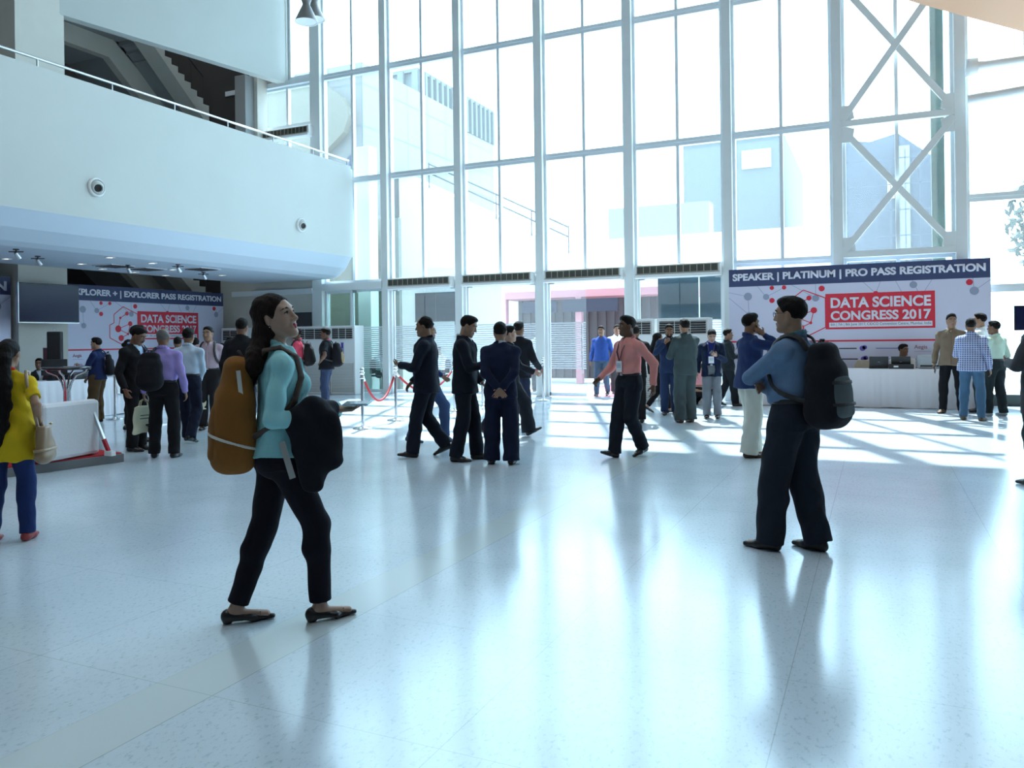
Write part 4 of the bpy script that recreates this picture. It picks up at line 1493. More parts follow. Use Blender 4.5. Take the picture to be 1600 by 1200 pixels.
def backpack(P, label, c1, c2=None, size=1.0, v=None, sag=0.0, straps=(1, 1), dx=0.0, wearw=.19, bands=()):
    s, TT, Rt = P['s'], P['TT'], P['Rt']
    c2 = c2 or c1
    t = beside(P, 'backpack', label, 'backpack', None)
    vv = max(v or P['vs'], .006)
    q = size

    def T(x, y, z):
        return TT((x + dx, y, z))
    yb = -.215 - .02 * q
    lo3, hi3 = TT((dx, -.27, 1.2 - sag * .5)) - .5, TT((dx, -.27, 1.2 - sag * .5)) + .5

    def bag(F_, e=0.0):
        F_.cap(T(0, yb, 1.02 - sag), T(0, yb + .025, 1.34), (.150 * q + e, .118 * q + e), (.110 * q + e, .070 * q + e), U=Rt[:, 0], k=.02, n=2.6)
        F_.cap(T(0, yb - .01, 1.05 - sag), T(0, yb, 1.22 - sag * .5), (.152 * q + e, .145 * q + e), (.112 * q + e, .095 * q + e), U=Rt[:, 0], k=.03, n=2.6)
        return F_
    bag(Field(lo3, hi3, vv)).mesh('bag_body', cloth(c1), t, s, wr=.004, wf=18)

    def pock(F_, e=0.0):
        return F_.cap(T(0, yb - .078 * q, 1.03 - sag), T(0, yb - .062 * q, 1.19 - sag * .6), (.118 * q + e, .108 * q + e), (.055 * q + e, .045 * q + e), U=Rt[:, 0], k=.02, n=2.6)
    pock(Field(lo3, hi3, vv)).mesh('front_pocket', cloth(c2), t, s, wr=.003, wf=18)
    for nm, pz, tilt, wd, m_s, onp in bands:
        F_ = pock(Field(lo3, hi3, vv), .010) if onp else bag(Field(lo3, hi3, vv), .010)
        pn_, pp_ = Rt @ nrm(vec(0, tilt, 1)), T(0, yb - .06, pz)
        F_.plane(pp_ + pn_ * wd, pn_).plane(pp_ - pn_ * wd, -pn_)
        F_.mesh(nm, m_s, t, s, smooth=1)
    sm = mat('strap_black', (.02, .02, .022), rough=.7)
    for sg, on in zip((-1, 1), straps):
        if not on:
            continue
        f = .155
        fy = .86 if P['fem'] else 1.0
        pts = [T(sg * .07, yb + .10, 1.37), TT((sg * .088, -.095, 1.445)), TT((sg * .098, -.01, 1.468)), TT((sg * .112, .070 * fy, 1.415)), TT((sg * .122, .112 * fy + (.03 if fy < 1 else 0), 1.30)), TT((sg * .150 * fy, .090 * fy, 1.17)), TT((sg * wearw * fy, .0, 1.09)), T(sg * .13, yb + .08, 1.03)]
        m_ = MB()
        fine = []
        for i in range(len(pts) - 1):
            for k in range(4):
                a = k / 4
                p0, p1, p2, p3 = pts[max(i - 1, 0)], pts[i], pts[i + 1], pts[min(i + 2, len(pts) - 1)]
                fine.append(.5 * ((2 * p1) + (p2 - p0) * a + (2 * p0 - 5 * p1 + 4 * p2 - p3) * a * a + (3 * p1 - p0 - 3 * p2 + p3) * a ** 3))
        fine.append(pts[-1])
        Fz = Field(np.array(fine).min(0) - .06, np.array(fine).max(0) + .06, vv)
        c0 = TT((0, 0, 1.25))
        for i in range(len(fine) - 1):
            out = fine[i] - c0
            w_ = fine[i + 1] - fine[i]
            U = np.cross(w_, out)
            Fz.cap(fine[i], fine[i + 1], .024 * q, max(.009, vv * 1.1), U=U, k=.004)
        Fz.mesh('shoulder_strap', sm, t, s, smooth=2)
    hl = MB()
    hl.tube([T(-.03, yb + .05, 1.40) * s, T(-.02, yb + .03, 1.435) * s, T(.02, yb + .03, 1.435) * s, T(.03, yb + .05, 1.40) * s], .008, 8)
    hl.build('carry_loop', sm, t)
    z_ = MB()
    zz = [T(.155 * q * math.cos(a), yb - .035 + .0 * a, 1.14 + .26 * math.sin(a)) * s for a in np.linspace(.2, math.pi - .2, 12)]
    return t


def tote(P, hand_i, label, color=(.72, .70, .52), w=.34, h=.36, text=True, yaw=0.0):
    s = P['s']
    Wp, D, N, Sd, curl = P['hand'][hand_i]
    t = beside(P, 'tote_bag', label, 'bag', 'cream conference tote bags')
    c = (Wp + D * .09)
    top = c[2] - .10
    R = rotm(yaw)

    def q(x, y, z):
        return (c * vec(1, 1, 0) + R @ vec(x, y, 0) + vec(0, 0, z)) * s
    F_ = Field(vec(c[0] - .3, c[1] - .3, top - h - .08), vec(c[0] + .3, c[1] + .3, top + .06), .007)
    u = R @ vec(1, 0, 0)
    F_.cap(vec(c[0], c[1], top), vec(c[0], c[1], top - h), (w / 2 * .92, w / 2), (.018, .05), U=u, k=0, flat=(True, True))
    F_.mesh('bag_body', cloth(color), t, s, wr=.006, wf=17)
    hd = MB()
    for y in (-.02, .02):
        hd.tube([q(-.07, y, top), q(-.05, y * .8, top + .07), q(0, y * .4, c[2]), q(.05, y * .8, top + .07), q(.07, y, top)], .007, 8)
    hd.build('handle', cloth((.55, .52, .36)), t)
    if text:
        pr = MB()
        for sg in (-1, 1):
            for k, (a, b, z) in enumerate(((-.09, .05, .12), (-.10, .08, .16), (-.02, .11, .25), (.0, .10, .27))):
                y = sg * (.026 + .035 * (z / h) + .006)
                pr.bar(q(a, y, top - z), q(b, y, top - z), .004, .010 if k != 2 else .022)
        pr.build('print', mat('bag_print', (.05, .05, .06)), t)
    return t


def held_phone(P, hand_i, label, up_hint=None, size=(.072, .145), color=None, cat='phone', name='phone'):
    s = P['s']
    Wp, D, N, Sd, curl = P['hand'][hand_i]
    t = beside(P, name, label, cat)
    c = Wp + D * .085 + N * .030
    A, B_ = c - D * size[1] * .35, c + D * size[1] * .65
    MB().bar(A * s, B_ * s, size[0], .009, N, 0).build('phone_body', color or M_BLACK, t, bevel=.003)
    MB().bar((A + N * .005 + D * .006) * s, (B_ + N * .005 - D * .006) * s, size[0] - .008, .002, N, 0).build('screen', mat('phone_screen', (.03, .04, .06), rough=.08), t)
    return t

# ================================================================== FURNITURE AND FITTINGS
M_BANNER = mat('banner_print', (0.70, 0.70, 0.86), rough=0.55)
M_NAVY = mat('banner_navy', (0.05, 0.065, 0.16), rough=0.55)
M_BRED = mat('banner_red', (0.72, 0.03, 0.06), rough=0.55)
M_BGREY = mat('banner_grey', (0.33, 0.36, 0.50), rough=0.55)
M_BTXT = mat('banner_white', (0.80, 0.81, 0.92), rough=0.55)
M_BPURP = mat('banner_purple', (0.16, 0.12, 0.50), rough=0.55)
M_INK = mat('banner_ink', (0.05, 0.05, 0.07), rough=0.6)


def hlist(y):
    return y


def banner(loc, rz, heading, label, W=4.96, H=2.88):
    t = empty('registration_banner', loc, rz, label, 'banner', 'registration backdrop banners')
    MB().box(0, 0, 0, W, .04, H).build('panel', M_BANNER, t)
    MB().box(.03, .04, 0, .08, .09, H).box(W - .08, .04, 0, W - .03, .09, H).box(.03, .04, H - .1, W - .03, .09, H - .05).build('frame', M_STEEL, t)
    MB().box(0, -.003, H - .38, W, .001, H).build('header_strip', M_NAVY, t)
    R90 = (math.pi / 2, 0, 0)
    text_mesh('heading_text', heading, M_BTXT, t, width=W - .16, height=.205, bold=.042, loc=(.08, -.004, H - .30), rot=R90)

    def P(u, v):
        return (u, H - v)

    def disc(mb, u, v, r, y0=-.004, n=20):
        mb.prism([(u + r * math.cos(2 * math.pi * k / n), H - v + r * math.sin(2 * math.pi * k / n)) for k in range(n)], y0 - .001, y0, axis='y')

    def line(mb, a, b, w=.012, y=-.003):
        mb.bar((a[0], y, H - a[1]), (b[0], y, H - b[1]), w, .0015, (0, 1, 0))
    # hanging network of grey and red dots
    Rm, Gm, Lm = MB(), MB(), MB()
    grey = [(.40, .60, .085), (.78, .62, .065), (.42, 1.0, .065), (1.78, .68, .07), (3.62, .47, .07), (4.68, .63, .08), (3.72, 1.0, .06), (2.05, 1.62, .03)]
    red = [(.9, .70, .055), (.9, .43, .045), (1.15, .43, .045), (1.9, .48, .06), (2.93, .62, .05), (3.75, .72, .06), (4.6, .46, .06)]
    for u, v, r in grey:
        disc(Gm, u, v, r)
    for u, v, r in red:
        disc(Rm, u, v, r)
    for a, b in [((0, .5), (.4, .6)), ((0, .62), (.42, 1.0)), ((.4, .6), (.42, 1.0)), ((.78, .62), (.6, .38)), ((.78, .62), (1.15, .43)), ((.9, .7), (.78, .62)), ((1.3, .38), (1.78, .68)), ((1.78, .68), (1.78, .38)),
                 ((2.93, .62), (2.7, .38)), ((2.93, .62), (3.02, .38)), ((3.75, .72), (3.6, .38)), ((3.75, .72), (3.95, .38)), ((3.75, .72), (3.72, 1.0)), ((4.68, .63), (4.66, .38)), ((4.68, .63), (4.96, .42)), ((3.3, .38), (3.45, .7))]:
        line(Lm, a, b, .009, -.002)
    net = MB()
    for src, mi in ((Gm, 0), (Rm, 1), (Lm, 0)):
        net.add(src.v, src.f, mi)
    net.build('network_pattern', [M_BGREY, M_BRED], t)
    # outlined hexagon emblem with its molecule
    E_ = MB()
    x0, x1, y0, y1 = 1.14, 1.97, .50, 1.50

    def e(x, y):
        return (x0 + (x - 665) / 167 * (x1 - x0), y0 + (y - 765) / 277 * (y1 - y0))
    out = [e(745, 765), e(832, 815), e(832, 985), e(750, 1042), e(665, 985), e(665, 897), e(690, 880), e(690, 822)]
    for a, b in zip(out, out[1:] + out[:1]):
        line(E_, a, b, .020, -.005)
    nodes = [(767, 813, .052), (727, 845, .032), (786, 885, .064), (714, 922, .088), (773, 958, .03), (731, 987, .078)]
    for x, y, r in nodes:
        u, v = e(x, y)
        disc(E_, u, v, r, -.006)
    for i, j in ((0, 1), (1, 3), (2, 3), (2, 4), (3, 4), (4, 5)):
        line(E_, e(*nodes[i][:2]), e(*nodes[j][:2]), .016, -.005)
    E_.build('hexagon_emblem', M_BRED, t)
    # red plate with the title
    MB().box(1.97, -.006, H - 1.34, 4.0, 0, H - .60).build('title_plate', M_BRED, t)
    text_mesh('title_text', 'DATA SCIENCE', M_BTXT, t, width=1.86, height=.22, bold=.034, loc=(2.07, -.007, H - .90), rot=R90)
    text_mesh('title_text', 'CONGRESS 2017', M_BTXT, t, width=1.86, height=.20, bold=.034, loc=(2.07, -.007, H - 1.16), rot=R90)
    MB().box(2.04, -.0075, H - 1.30, 3.95, -.006, H - 1.20).build('date_strip', M_BTXT, t)
    text_mesh('date_text', '6th | 7th | 8th June 2017, CIDCO Convention Centre, Mumbai, India', M_INK, t, width=1.86, height=.07, bold=.0, loc=(2.07, -.008, H - 1.283), rot=R90)
    MB().box(.0, -.004, H - 1.60, W, 0, H - 1.565).build('red_rule', M_BRED, t)
    # sponsor rows
    k = 0
    for row in range(3):
        v = 1.70 + row * .22
        for c in range(7):
            u = .12 + c * .70 + (row % 2) * .02
            kind = (c + row * 5) % 5
            if kind == 0:
                text_mesh('sponsor_text', 'Aegis', mat('sponsor_maroon', (.30, .06, .12)), t, height=.10, bold=.004, loc=(u, -.004, H - v - .08), rot=R90)
                MB().box(u, -.003, H - v - .115, u + .30, 0, H - v - .108).build('sponsor_rule', M_BGREY, t)
            elif kind == 1:
                text_mesh('sponsor_text', 'mUni', M_INK, t, height=.11, bold=.03, loc=(u, -.004, H - v - .08), rot=R90)
                MB().box(u, -.003, H - v - .125, u + .34, 0, H - v - .10).build('sponsor_rule', M_BRED, t)
            elif kind == 2:
                m_ = MB()
                m_.box(u, -.003, H - v - .05, u + .36, 0, H - v - .03)
                m_.build('sponsor_bar', M_BGREY, t)
                m_ = MB()
                m_.prism([(u + .40, H - v - .10), (u + .54, H - v - .04), (u + .40, H - v + .02)], -.004, -.003, axis='y')
                m_.build('sponsor_triangle', M_BRED, t)
            elif kind == 3:
                MB().box(u, -.003, H - v - .055, u + .34, 0, H - v - .03).build('sponsor_bar', M_INK, t)
                m_ = MB()
                disc(m_, u + .45, v + .04, .055)
                disc(m_, u + .49, v + .02, .045)
                m_.build('sponsor_disc', M_BPURP, t)
            else:
                MB().box(u, -.003, H - v - .05, u + .42, 0, H - v - .035).build('sponsor_bar', M_BPURP, t)
    return t


banner((-2.94, 17.86, 0), 0, 'SPEAKER | PLATINUM | PRO PASS REGISTRATION', 'large banner headed SPEAKER, PLATINUM, PRO PASS REGISTRATION in front of the windows')
banner((-17.5, 12.75, 0), math.pi / 2, 'EXPLORER + | EXPLORER PASS REGISTRATION', 'large banner headed EXPLORER + and EXPLORER PASS REGISTRATION below the gallery')
banner((-16.72, 5.92, 0), math.pi / 2, 'DELEGATE PASS REGISTRATION'.replace('DELEGATE', 'EXPLORER'), 'banner cut by the picture edge beside the dark pillar side')


# ---- cloth covered counters
def counter(loc, rz, L, D, label, h=.75):
    t = empty('counter_table', loc, rz, label, 'table', 'cloth covered counters')
    MB().box(0, 0, h - .03, L, D, h).build('tabletop', M_LINEN, t, bevel=.01)
    # pleated cloth hanging at the front and the two ends
    mb = MB()
    n = int(L / .035)
    rim = []
    for k in range(n + 1):
        u = L * k / n
        a = .012 * math.sin(k * .9) + .014 * math.sin(k * .37 + 1) + (.03 if k % 26 == 0 else 0)
        rim.append((u, a))
    v, f = [], []
    for zz, amp, o in ((h + .002, 0, 0), (h - .04, .3, .01), (.35, 1, .025), (.012, 1.5, .035)):
        for u, a in rim:
            v.append((u, -o - abs(a) * amp, zz + (.006 * math.sin(u * 9) if zz < .1 else 0)))
    m = len(rim)
    for r in range(3):
        for k in range(m - 1):
            f.append((r * m + k, r * m + k + 1, (r + 1) * m + k + 1, (r + 1) * m + k))
    mb.add(v, f, 0, True)
    for x in (0, L):
        mb.add([(x, -.02, h), (x, D, h), (x + (.02 if x else -.02), D, .012), (x + (.02 if x else -.02), -.05, .012)], [(0, 1, 2, 3)])
    mb.build('tablecloth', M_LINEN, t)
    for x in (.1, L - .1):
        for y in (.08, D - .08):
            MB().tube([(x, y, 0), (x, y, h - .03)], .02, 8).build('leg', M_DARKGREY, t)
    return t


counter((-2.72, 16.95, 0), 0, 4.58, .5, 'long counter under a white cloth before the platinum banner')
counter((-14.0, 8.4, 0), math.pi / 2, 4.2, .6, 'white cloth counter before the explorer pass banner')


def laptop(p, rz, label):
    t = empty('laptop', p, rz, label, 'laptop', 'laptops on the counters')
    MB().box(-.17, -.02, 0, .17, .21, .018).build('base', M_BLACK, t, bevel=.004)
    MB().add([(-.17, -.02, .018), (.17, -.02, .018), (.17, -.07, .235), (-.17, -.07, .235), (-.17, -.008, .02), (.17, -.008, .02), (.17, -.058, .237), (-.17, -.058, .237)],
             [(0, 1, 2, 3), (7, 6, 5, 4), (0, 3, 7, 4), (1, 5, 6, 2), (3, 2, 6, 7), (0, 4, 5, 1)]).build('lid', M_BLACK, t)
    MB().bar((-.02, -.052, .13), (.02, -.052, .13), .012, .003, (0, 0, 1)).build('lid_mark', M_STEEL, t)
    return t


Z75 = .753


def on_counter(px, y):
    dx, _ = unroll(px, 575)
    tt = dx / FPX
    return Vector(((FWD.x + RGT.x * tt) / (FWD.y + RGT.y * tt) * y, y, Z75))


laptop(on_counter(1373, 17.12), .05, 'open black laptop on the white counter nearest the standing backpack')
laptop(on_counter(1408, 17.14), -.1, 'open black laptop before the seated person in white')
pb = empty('printer', on_counter(1408, 17.02) + Vector((0, -.0, 0)), 0, 'low black card printer on the counter before the second laptop', 'printer')
MB().box(-.22, -.05, 0, .22, .03, .09).build('housing', M_BLACK, pb, bevel=.01)
MB().box(-.13, -.053, .03, -.05, -.05, .06).build('label_plate', M_WHITE, pb)
pr = empty('desktop_printer', on_counter(1452, 17.2), 0, 'grey rounded machine at the far right of the counter', 'printer')
MB().box(-.22, -.12, 0, .22, .14, .26).build('housing', mat('grey_plastic', (.40, .44, .48), rough=.4), pr, bevel=.05)
MB().box(-.16, -.125, .04, .16, -.118, .07).build('paper_slot', M_BLACK, pr)


def chair(p, rz, label, c=(.66, .60, .48)):
    t = empty('stacking_chair', p, rz, label, 'chair', 'cream backed chairs')
    m = cloth(c)
    MB().box(-.21, -.2, .42, .21, .22, .47).build('seat', m, t, bevel=.02)
    MB().prism([(-.2, .5), (.2, .5), (.21, .80), (.15, .90), (-.15, .90), (-.21, .80)], -.25, -.21, axis='y').build('backrest', m, t, bevel=.012)
    for x in (-.19, .19):
        MB().tube([(x, .2, 0), (x, .19, .44)], .012, 8).build('leg', M_STEEL, t)
        MB().tube([(x, -.26, 0), (x, -.2, .44), (x, -.23, .7)], .012, 8).build('leg', M_STEEL, t)
    return t


for px, lab in ((1352, 'cream backed chair behind the counter beside the first laptop'), (1236, 'cream backed chair behind the counter hidden by the folded arm man')):
    q = on_counter(px, 17.62)
    chair((q.x, q.y - .02, 0), math.pi, lab)


# ---- floor standing air conditioners
def floor_ac(x, y, w, label, h=1.84, d=.42, rz=0, panel=True):
    t = empty('air_conditioner', (x, y, 0), rz, label, 'air conditioner', 'floor standing air conditioners')
    MB().box(-w / 2, 0, 0, w / 2, d, h).build('cabinet', M_WHITE, t, bevel=.015)
    MB().box(-w / 2 + .05, -.006, h - .36, w / 2 - .05, .004, h - .06).build('outlet', M_BLACK, t)
    g = MB()
    for k in range(6):
        z = h - .345 + k * .052
        g.add([(-w / 2 + .06, -.02, z - .006), (w / 2 - .06, -.02, z - .006), (w / 2 - .06, .0, z + .012), (-w / 2 + .06, 0, z + .012)], [(0, 1, 2, 3), (3, 2, 1, 0)])
    for k in range(4):
        xx = -w / 2 + .06 + (w - .12) * k / 3
        g.box(xx - .005, -.018, h - .36, xx + .005, -.005, h - .06)
    g.box(-w / 2 + .04, -.02, h - .37, w / 2 - .04, -.004, h - .355).box(-w / 2 + .04, -.02, h - .065, w / 2 - .04, -.004, h - .05)
    g.build('louvre', M_WHITE, t)
    if panel:
        MB().box(-.05, -.008, h - .75, .05, .0, h - .44).build('control_panel', mat('ac_violet', (.35, .33, .58), rough=.3), t)
        MB().box(-.022, -.012, h - .60, .022, -.008, h - .46).build('display', mat('ac_display', (.05, .03, .25), rough=.2), t)
    g = MB()
    g.box(-w / 2 + .05, -.01, .06, -w / 2 + .065, .0, .85).box(w / 2 - .065, -.01, .06, w / 2 - .05, .0, .85)
    for k in range(19):
        g.box(-w / 2 + .05, -.008, .07 + k * .041, w / 2 - .05, .0, .07 + k * .041 + .022)
    g.build('intake_grille', mat('ac_grille', (.50, .50, .46), rough=.6), t)
    return t


floor_ac(-3.88, 17.42, 1.16, 'wide white floor air conditioner beside the platinum banner')
floor_ac(-4.90, 17.42, .74, 'white floor air conditioner behind the man in the pink shirt')
floor_ac(-14.0, 17.30, 1.12, 'white floor air conditioner behind the two men with backpacks')
floor_ac(-12.98, 17.38, .80, 'narrower white floor air conditioner nearest the tinted door')
floor_ac(-16.7, 17.3, .95, 'white floor air conditioner right of the explorer banner')


# ---- rope barrier
def stanchion(p, label, h=.97):
    t = empty('stanchion', p, 0, label, 'stanchion', 'chrome rope stanchions')
    MB().lathe([(0, .0), (.16, .0), (.16, .012), (.13, .026), (.05, .035), (.032, .05)], n=28).build('base', M_CHROME, t)
    MB().lathe([(.026, .04), (.026, h - .09)], n=16).build('post', M_CHROME, t)
    MB().lathe([(.026, h - .16), (.04, h - .155), (.04, h - .13), (.030, h - .12), (.030, h - .08), (.042, h - .075), (.042, h - .055), (.02, h - .045), (.022, h - .035), (.034, h - .02), (.034, h), (.018, h + .018), (0, h + .02)], n=20).build('finial', M_CHROME, t)
    return t


ST = {}
for key, px, py, lab in (('a', 567, 670, 'chrome stanchion nearest the woman with the backpack'), ('b', 619, 657, 'chrome stanchion in front of the column at the first doorway'), ('c', 710, 642, 'chrome stanchion half hidden behind the man looking down'),
                         ('d', 754, 633, 'chrome stanchion seen between the two suited people'), ('e', 849, 626, 'chrome stanchion standing against the column by the open door')):
    ST[key] = ground(px, py)
    stanchion(ST[key], lab)


def rope(A, B, sag, label, z0=.83):
    A, B = Vector((A.x, A.y, z0)), Vector((B.x, B.y, z0))
    d = (B - A).normalized() * .04
    A, B = A + d, B - d
    t = empty('velvet_rope', (A + B) / 2, 0, label, 'rope', 'red velvet ropes')
    o = t.location
    pts = [A.lerp(B, q) - o + Vector((0, 0, -sag * (1 - (2 * q - 1) ** 2))) for q in [k / 20 for k in range(21)]]
    MB().tube(pts, .020, 12).build('rope', M_RED, t)
    for q, (i, j) in enumerate(((0, 1), (20, 19))):
        e = (pts[j] - pts[i]).normalized()
        MB().tube([pts[i] - e * .03, pts[i] + e * .07], .024, 12).build('end_cap', M_CHROME, t)


rope(ST['a'], ST['b'], .42, 'red velvet rope hanging between the two nearest stanchions')
rope(ST['b'], ST['c'], .36, 'red velvet rope passing behind the balding man in the dark suit')
rope(ST['d'], ST['e'], .36, 'red velvet rope rising to the stanchion by the open door')
# belt barrier by the explorer counter
q = ground(180, 655)
stanchion(q, 'steel stanchion before the explorer counter with a red belt', .98)
bt = tag(MB().bar((q.x, q.y, .9), (q.x + .85, q.y + .75, .62), .004, .05, (0, 0, 1)).build('barrier_belt', M_RED), 'red belt running down from the steel stanchion to the suited men', 'belt')

# ---- left side: screen, stage, seat, table
tv = empty('wall_screen', (-16.3, 11.45, 2.33), math.pi / 2 + math.radians(-4), 'big dark flat television hung on the pillar', 'television')
MB().box(-.66, -.03, -.42, .66, .05, .42).build('bezel', M_BLACK, tv, bevel=.008)
MB().box(-.645, -.034, -.395, .645, -.029, .405).build('screen', mat('screen_off', (.010, .013, .045), rough=.15, spec=.25), tv)
MB().box(-.665, -.034, -.43, .665, .05, -.415).box(-.672, -.034, -.43, -.66, .05, .42).build('trim', M_STEEL, tv)
MB().box(-.3, .05, -.2, .3, .30, .2).build('wall_bracket', M_DARKGREY, tv)

stg = empty('stage_platform', (-8.28, 6.75, 0), math.atan2(6.75 - 5.87, .17) - math.pi / 2, 'low stage platform with red carpet and grey edge', 'platform')
MB().box(-3.4, -4.5, 0, 0, 0, .10).build('edge', mat('stage_edge', (.16, .16, .17), rough=.6), stg, bevel=.006)
MB().box(-3.38, -4.48, .10, -.02, -.02, .112).build('red_carpet', M_REDCARPET, stg)
so = empty('armchair', (-8.72, 6.12, .112), math.radians(8), 'white leatherette armchair seen from behind on the red stage', 'armchair')
ML = mat('white_leatherette', (.66, .64, .66), rough=.45, bump=.1, bscale=30)
MB().box(.18, -.40, .01, .33, .40, .66).build('backrest', ML, so, bevel=.045)
MB().box(-.42, -.40, .06, .18, -.28, .5).build('armrest', ML, so, bevel=.03)
MB().box(-.42, .28, .06, .18, .40, .5).build('armrest', ML, so, bevel=.03)
MB().box(-.44, -.28, .06, .18, .28, .36).build('seat', ML, so, bevel=.03)
for x in (-.36, .27):
    for y in (-.34, .34):
        MB().lathe([(.025, 0), (.025, .07)], (x, y, 0), 10).build('leg', M_STEEL, so)
pp = ground(172, 712, .1)
pl = empty('leaning_pole', pp, 0, 'red and white pole leaning at the end of the stage', 'pole')
dv = Vector((-.19, -.085, .56))
MB().bar((0, 0, .01), dv * .35, .045, .03, (0, 1, 0)).build('red_section', M_RED, pl)
MB().bar(dv * .35, dv * 1.15, .04, .028, (0, 1, 0)).build('grey_section', M_STEEL, pl)
MB().box(-.06, -.03, .0, .06, .03, .06).build('foot_bracket', M_WHITE, pl)

ct = empty('cocktail_table', ground(104, 573, 1.12) * 1, 0, 'tall round cocktail table with chrome forked stand behind the armchair', 'table')
ct.location.z = .0
MB().lathe([(0, 1.08), (.30, 1.08), (.31, 1.095), (.31, 1.105), (.30, 1.12), (0, 1.12)], n=40).build('tabletop', mat('dark_glass_top', (.03, .03, .04), rough=.08, spec=.8), ct)
MB().lathe([(.05, .02), (.045, .8), (.05, .82)], n=20).build('column', M_CHROME, ct)
MB().lathe([(0, 0), (.24, 0), (.24, .015), (.05, .03)], n=32).build('base', M_CHROME, ct)
for k in range(4):
    a = .6 + k * math.pi / 2
    c, s = math.cos(a), math.sin(a)
    MB().tube([(.03 * c, .03 * s, .78), (.06 * c, .06 * s, .90), (.12 * c, .12 * s, 1.0), (.24 * c, .24 * s, 1.05), (.26 * c, .26 * s, 1.085)], .016, 10).build('fork_arm', M_CHROME, ct)
q = ground(87, 566, 1.12)
sp = empty('speaker_tower', (-14.42, 10.24, .752), .7, 'tall narrow black speaker with a hook on the explorer counter', 'loudspeaker')
MB().box(-.12, -.10, 0, .12, .10, .93).build('cabinet', M_BLACK, sp, bevel=.02)
MB().box(-.20, -.04, .02, -.13, .04, .62).build('side_rail', mat('plum_plastic', (.10, .03, .05), rough=.4), sp)
MB().tube([(.05 * math.cos(a) * .6, 0, .965 + .035 * math.sin(a)) for a in np.linspace(0, 6.28, 13)], .006, 6, caps=False).build('hook', M_STEEL, sp)
md = empty('monitor', (-14.14, 10.02, .752), math.radians(65), 'black monitor seen from behind on the explorer counter', 'monitor')
MB().box(-.22, -.02, .1, .22, .02, .40).build('housing', M_BLACK, md, bevel=.01)
MB().box(-.03, -.02, .01, .03, .02, .12).box(-.12, -.08, 0, .12, .08, .012).build('stand', M_BLACK, md)
cb = empty('carry_case', (-14.25, 10.6, .752), .3 + math.pi / 2, 'low black case lying on the explorer counter', 'case')
MB().box(-.35, -.15, 0, .35, .15, .13).build('shell', M_BLACK, cb, bevel=.03)
MB().tube([(-.08, -.15, .07), (-.07, -.19, .07), (.07, -.19, .07), (.08, -.15, .07)], .01, 8).build('handle', M_DARKGREY, cb)
pn = tag(MB().box(-.001, -.14, 0, .0, .14, .2).build('paper_notice', M_WHITE, loc=(-13.925, 11.35, .42)), 'small white notice pinned to the explorer counter cloth', 'paper')

# ---- right edge: dark screen and rail foot
rs = empty('standing_screen', (2.66, 17.2, 0), -.25, 'dark upright screen at the right of the platinum banner', 'television')
MB().box(-.35, -.03, 1.46, .45, .03, 1.92).build('bezel', M_BLACK, rs, bevel=.006)
MB().box(-.335, -.034, 1.475, .435, -.029, 1.905).build('screen', mat('screen_off', (.008, .010, .028)), rs)
MB().tube([(.05, .02, .03), (.05, .02, 1.5)], .025, 10).build('stand_post', M_BLACK, rs)
MB().box(-.25, -.2, 0, .35, .2, .03).build('stand_foot', M_BLACK, rs, bevel=.008)
structure(MB().box(1.9, 17.95, 0, 10.6, 18.1, .22), 'baseboard_front', mat('dark_plinth', (.05, .07, .07), rough=.4))

# ================================================================== THE PEOPLE AND WHAT THEY CARRY
BLK, NAVY, CHAR, JEAN, GREY = (.012, .012, .014), (.012, .016, .034), (.035, .042, .045), (.045, .085, .19), (.16, .17, .19)
WHT, LBLUE = (.72, .76, .80), (.45, .58, .74)


def seat_at(p, facing, label, **kw):
    """a chair and the person sitting on it; facing is a world angle (0 = +Y)"""
    chair((p[0], p[1], 0), facing, kw.pop('chair_label'), kw.pop('chair_color', (.66, .60, .48)))
    P = person((0, 0), 0, 0, label, world_pos=Vector((p[0], p[1], 0)), hip=kw.pop('hip', .52), feet=((-.12, .40), (.12, .42)), belt=False, **kw)
    P['root'].rotation_euler[2] = facing
    return P


# ---- the woman in front
P1 = person((443, 969), 454, 84, 'young woman in mint shirt and black trousers looking up over her shoulder', female=True, v=.0046, skin='fair', head=(-38, 13, 6), hair=None, hairmat=M_HAIRB, lips=M_LIPR,
            up=('shirt', (.30, .62, .66), dict(hem=.90, wr=.004)), legs=((.010, .010, .016), 'skinny'), feet=((-.07, -.225, 0, 4, 0), (.075, .180, 0, -6, 0)), belt=False,
            arms=(((.06, .31, 1.11), (.7, -.8, -.6), (-.2, 0, 1), .3), ((.15, .16, 1.07), (.5, -1, -.2), (-.6, 0, .5), .9)), barefoot_top=True)
s, TT, Rt, h1 = P1['s'], P1['TT'], P1['Rt'], P1['h']
F_ = Field(P1['HC'] - vec(.22, .3, .78), P1['HC'] + vec(.22, .25, .2), .0055)
HRx = P1['HR']
F_.ball(h1(0, -.016, .040), (.084, .106, .093), HRx, k=0)
F_.plane(h1(0, .034, .016), HRx @ nrm(vec(0, .88, -.47)))
F_.chain([h1(0, -.05, .05), h1(0, -.075, -.05), TT((-.01, -.115, 1.40)), TT((-.01, -.185, 1.26)), TT((.0, -.215, 1.10)), TT((.01, -.22, .98))], [.083, .088, .105, .095, .075, .03], rb=[.075, .062, .055, .05, .04, .018], U=HRx[:, 0] * .5 + Rt[:, 0], k=.03)
F_.chain([h1(.050, -.045, .0), h1(.058, -.070, -.05), h1(.058, -.085, -.12), TT((.08, -.14, 1.36))], [.030, .034, .036, .05], k=.03)
F_.ball(h1(.096, -.010, -.008), (.032, .024, .036), HRx, k=.008, op='s')
F_.mesh('hair', M_HAIRB, P1['root'], s, smooth=2, wr=.0016, wf=80)
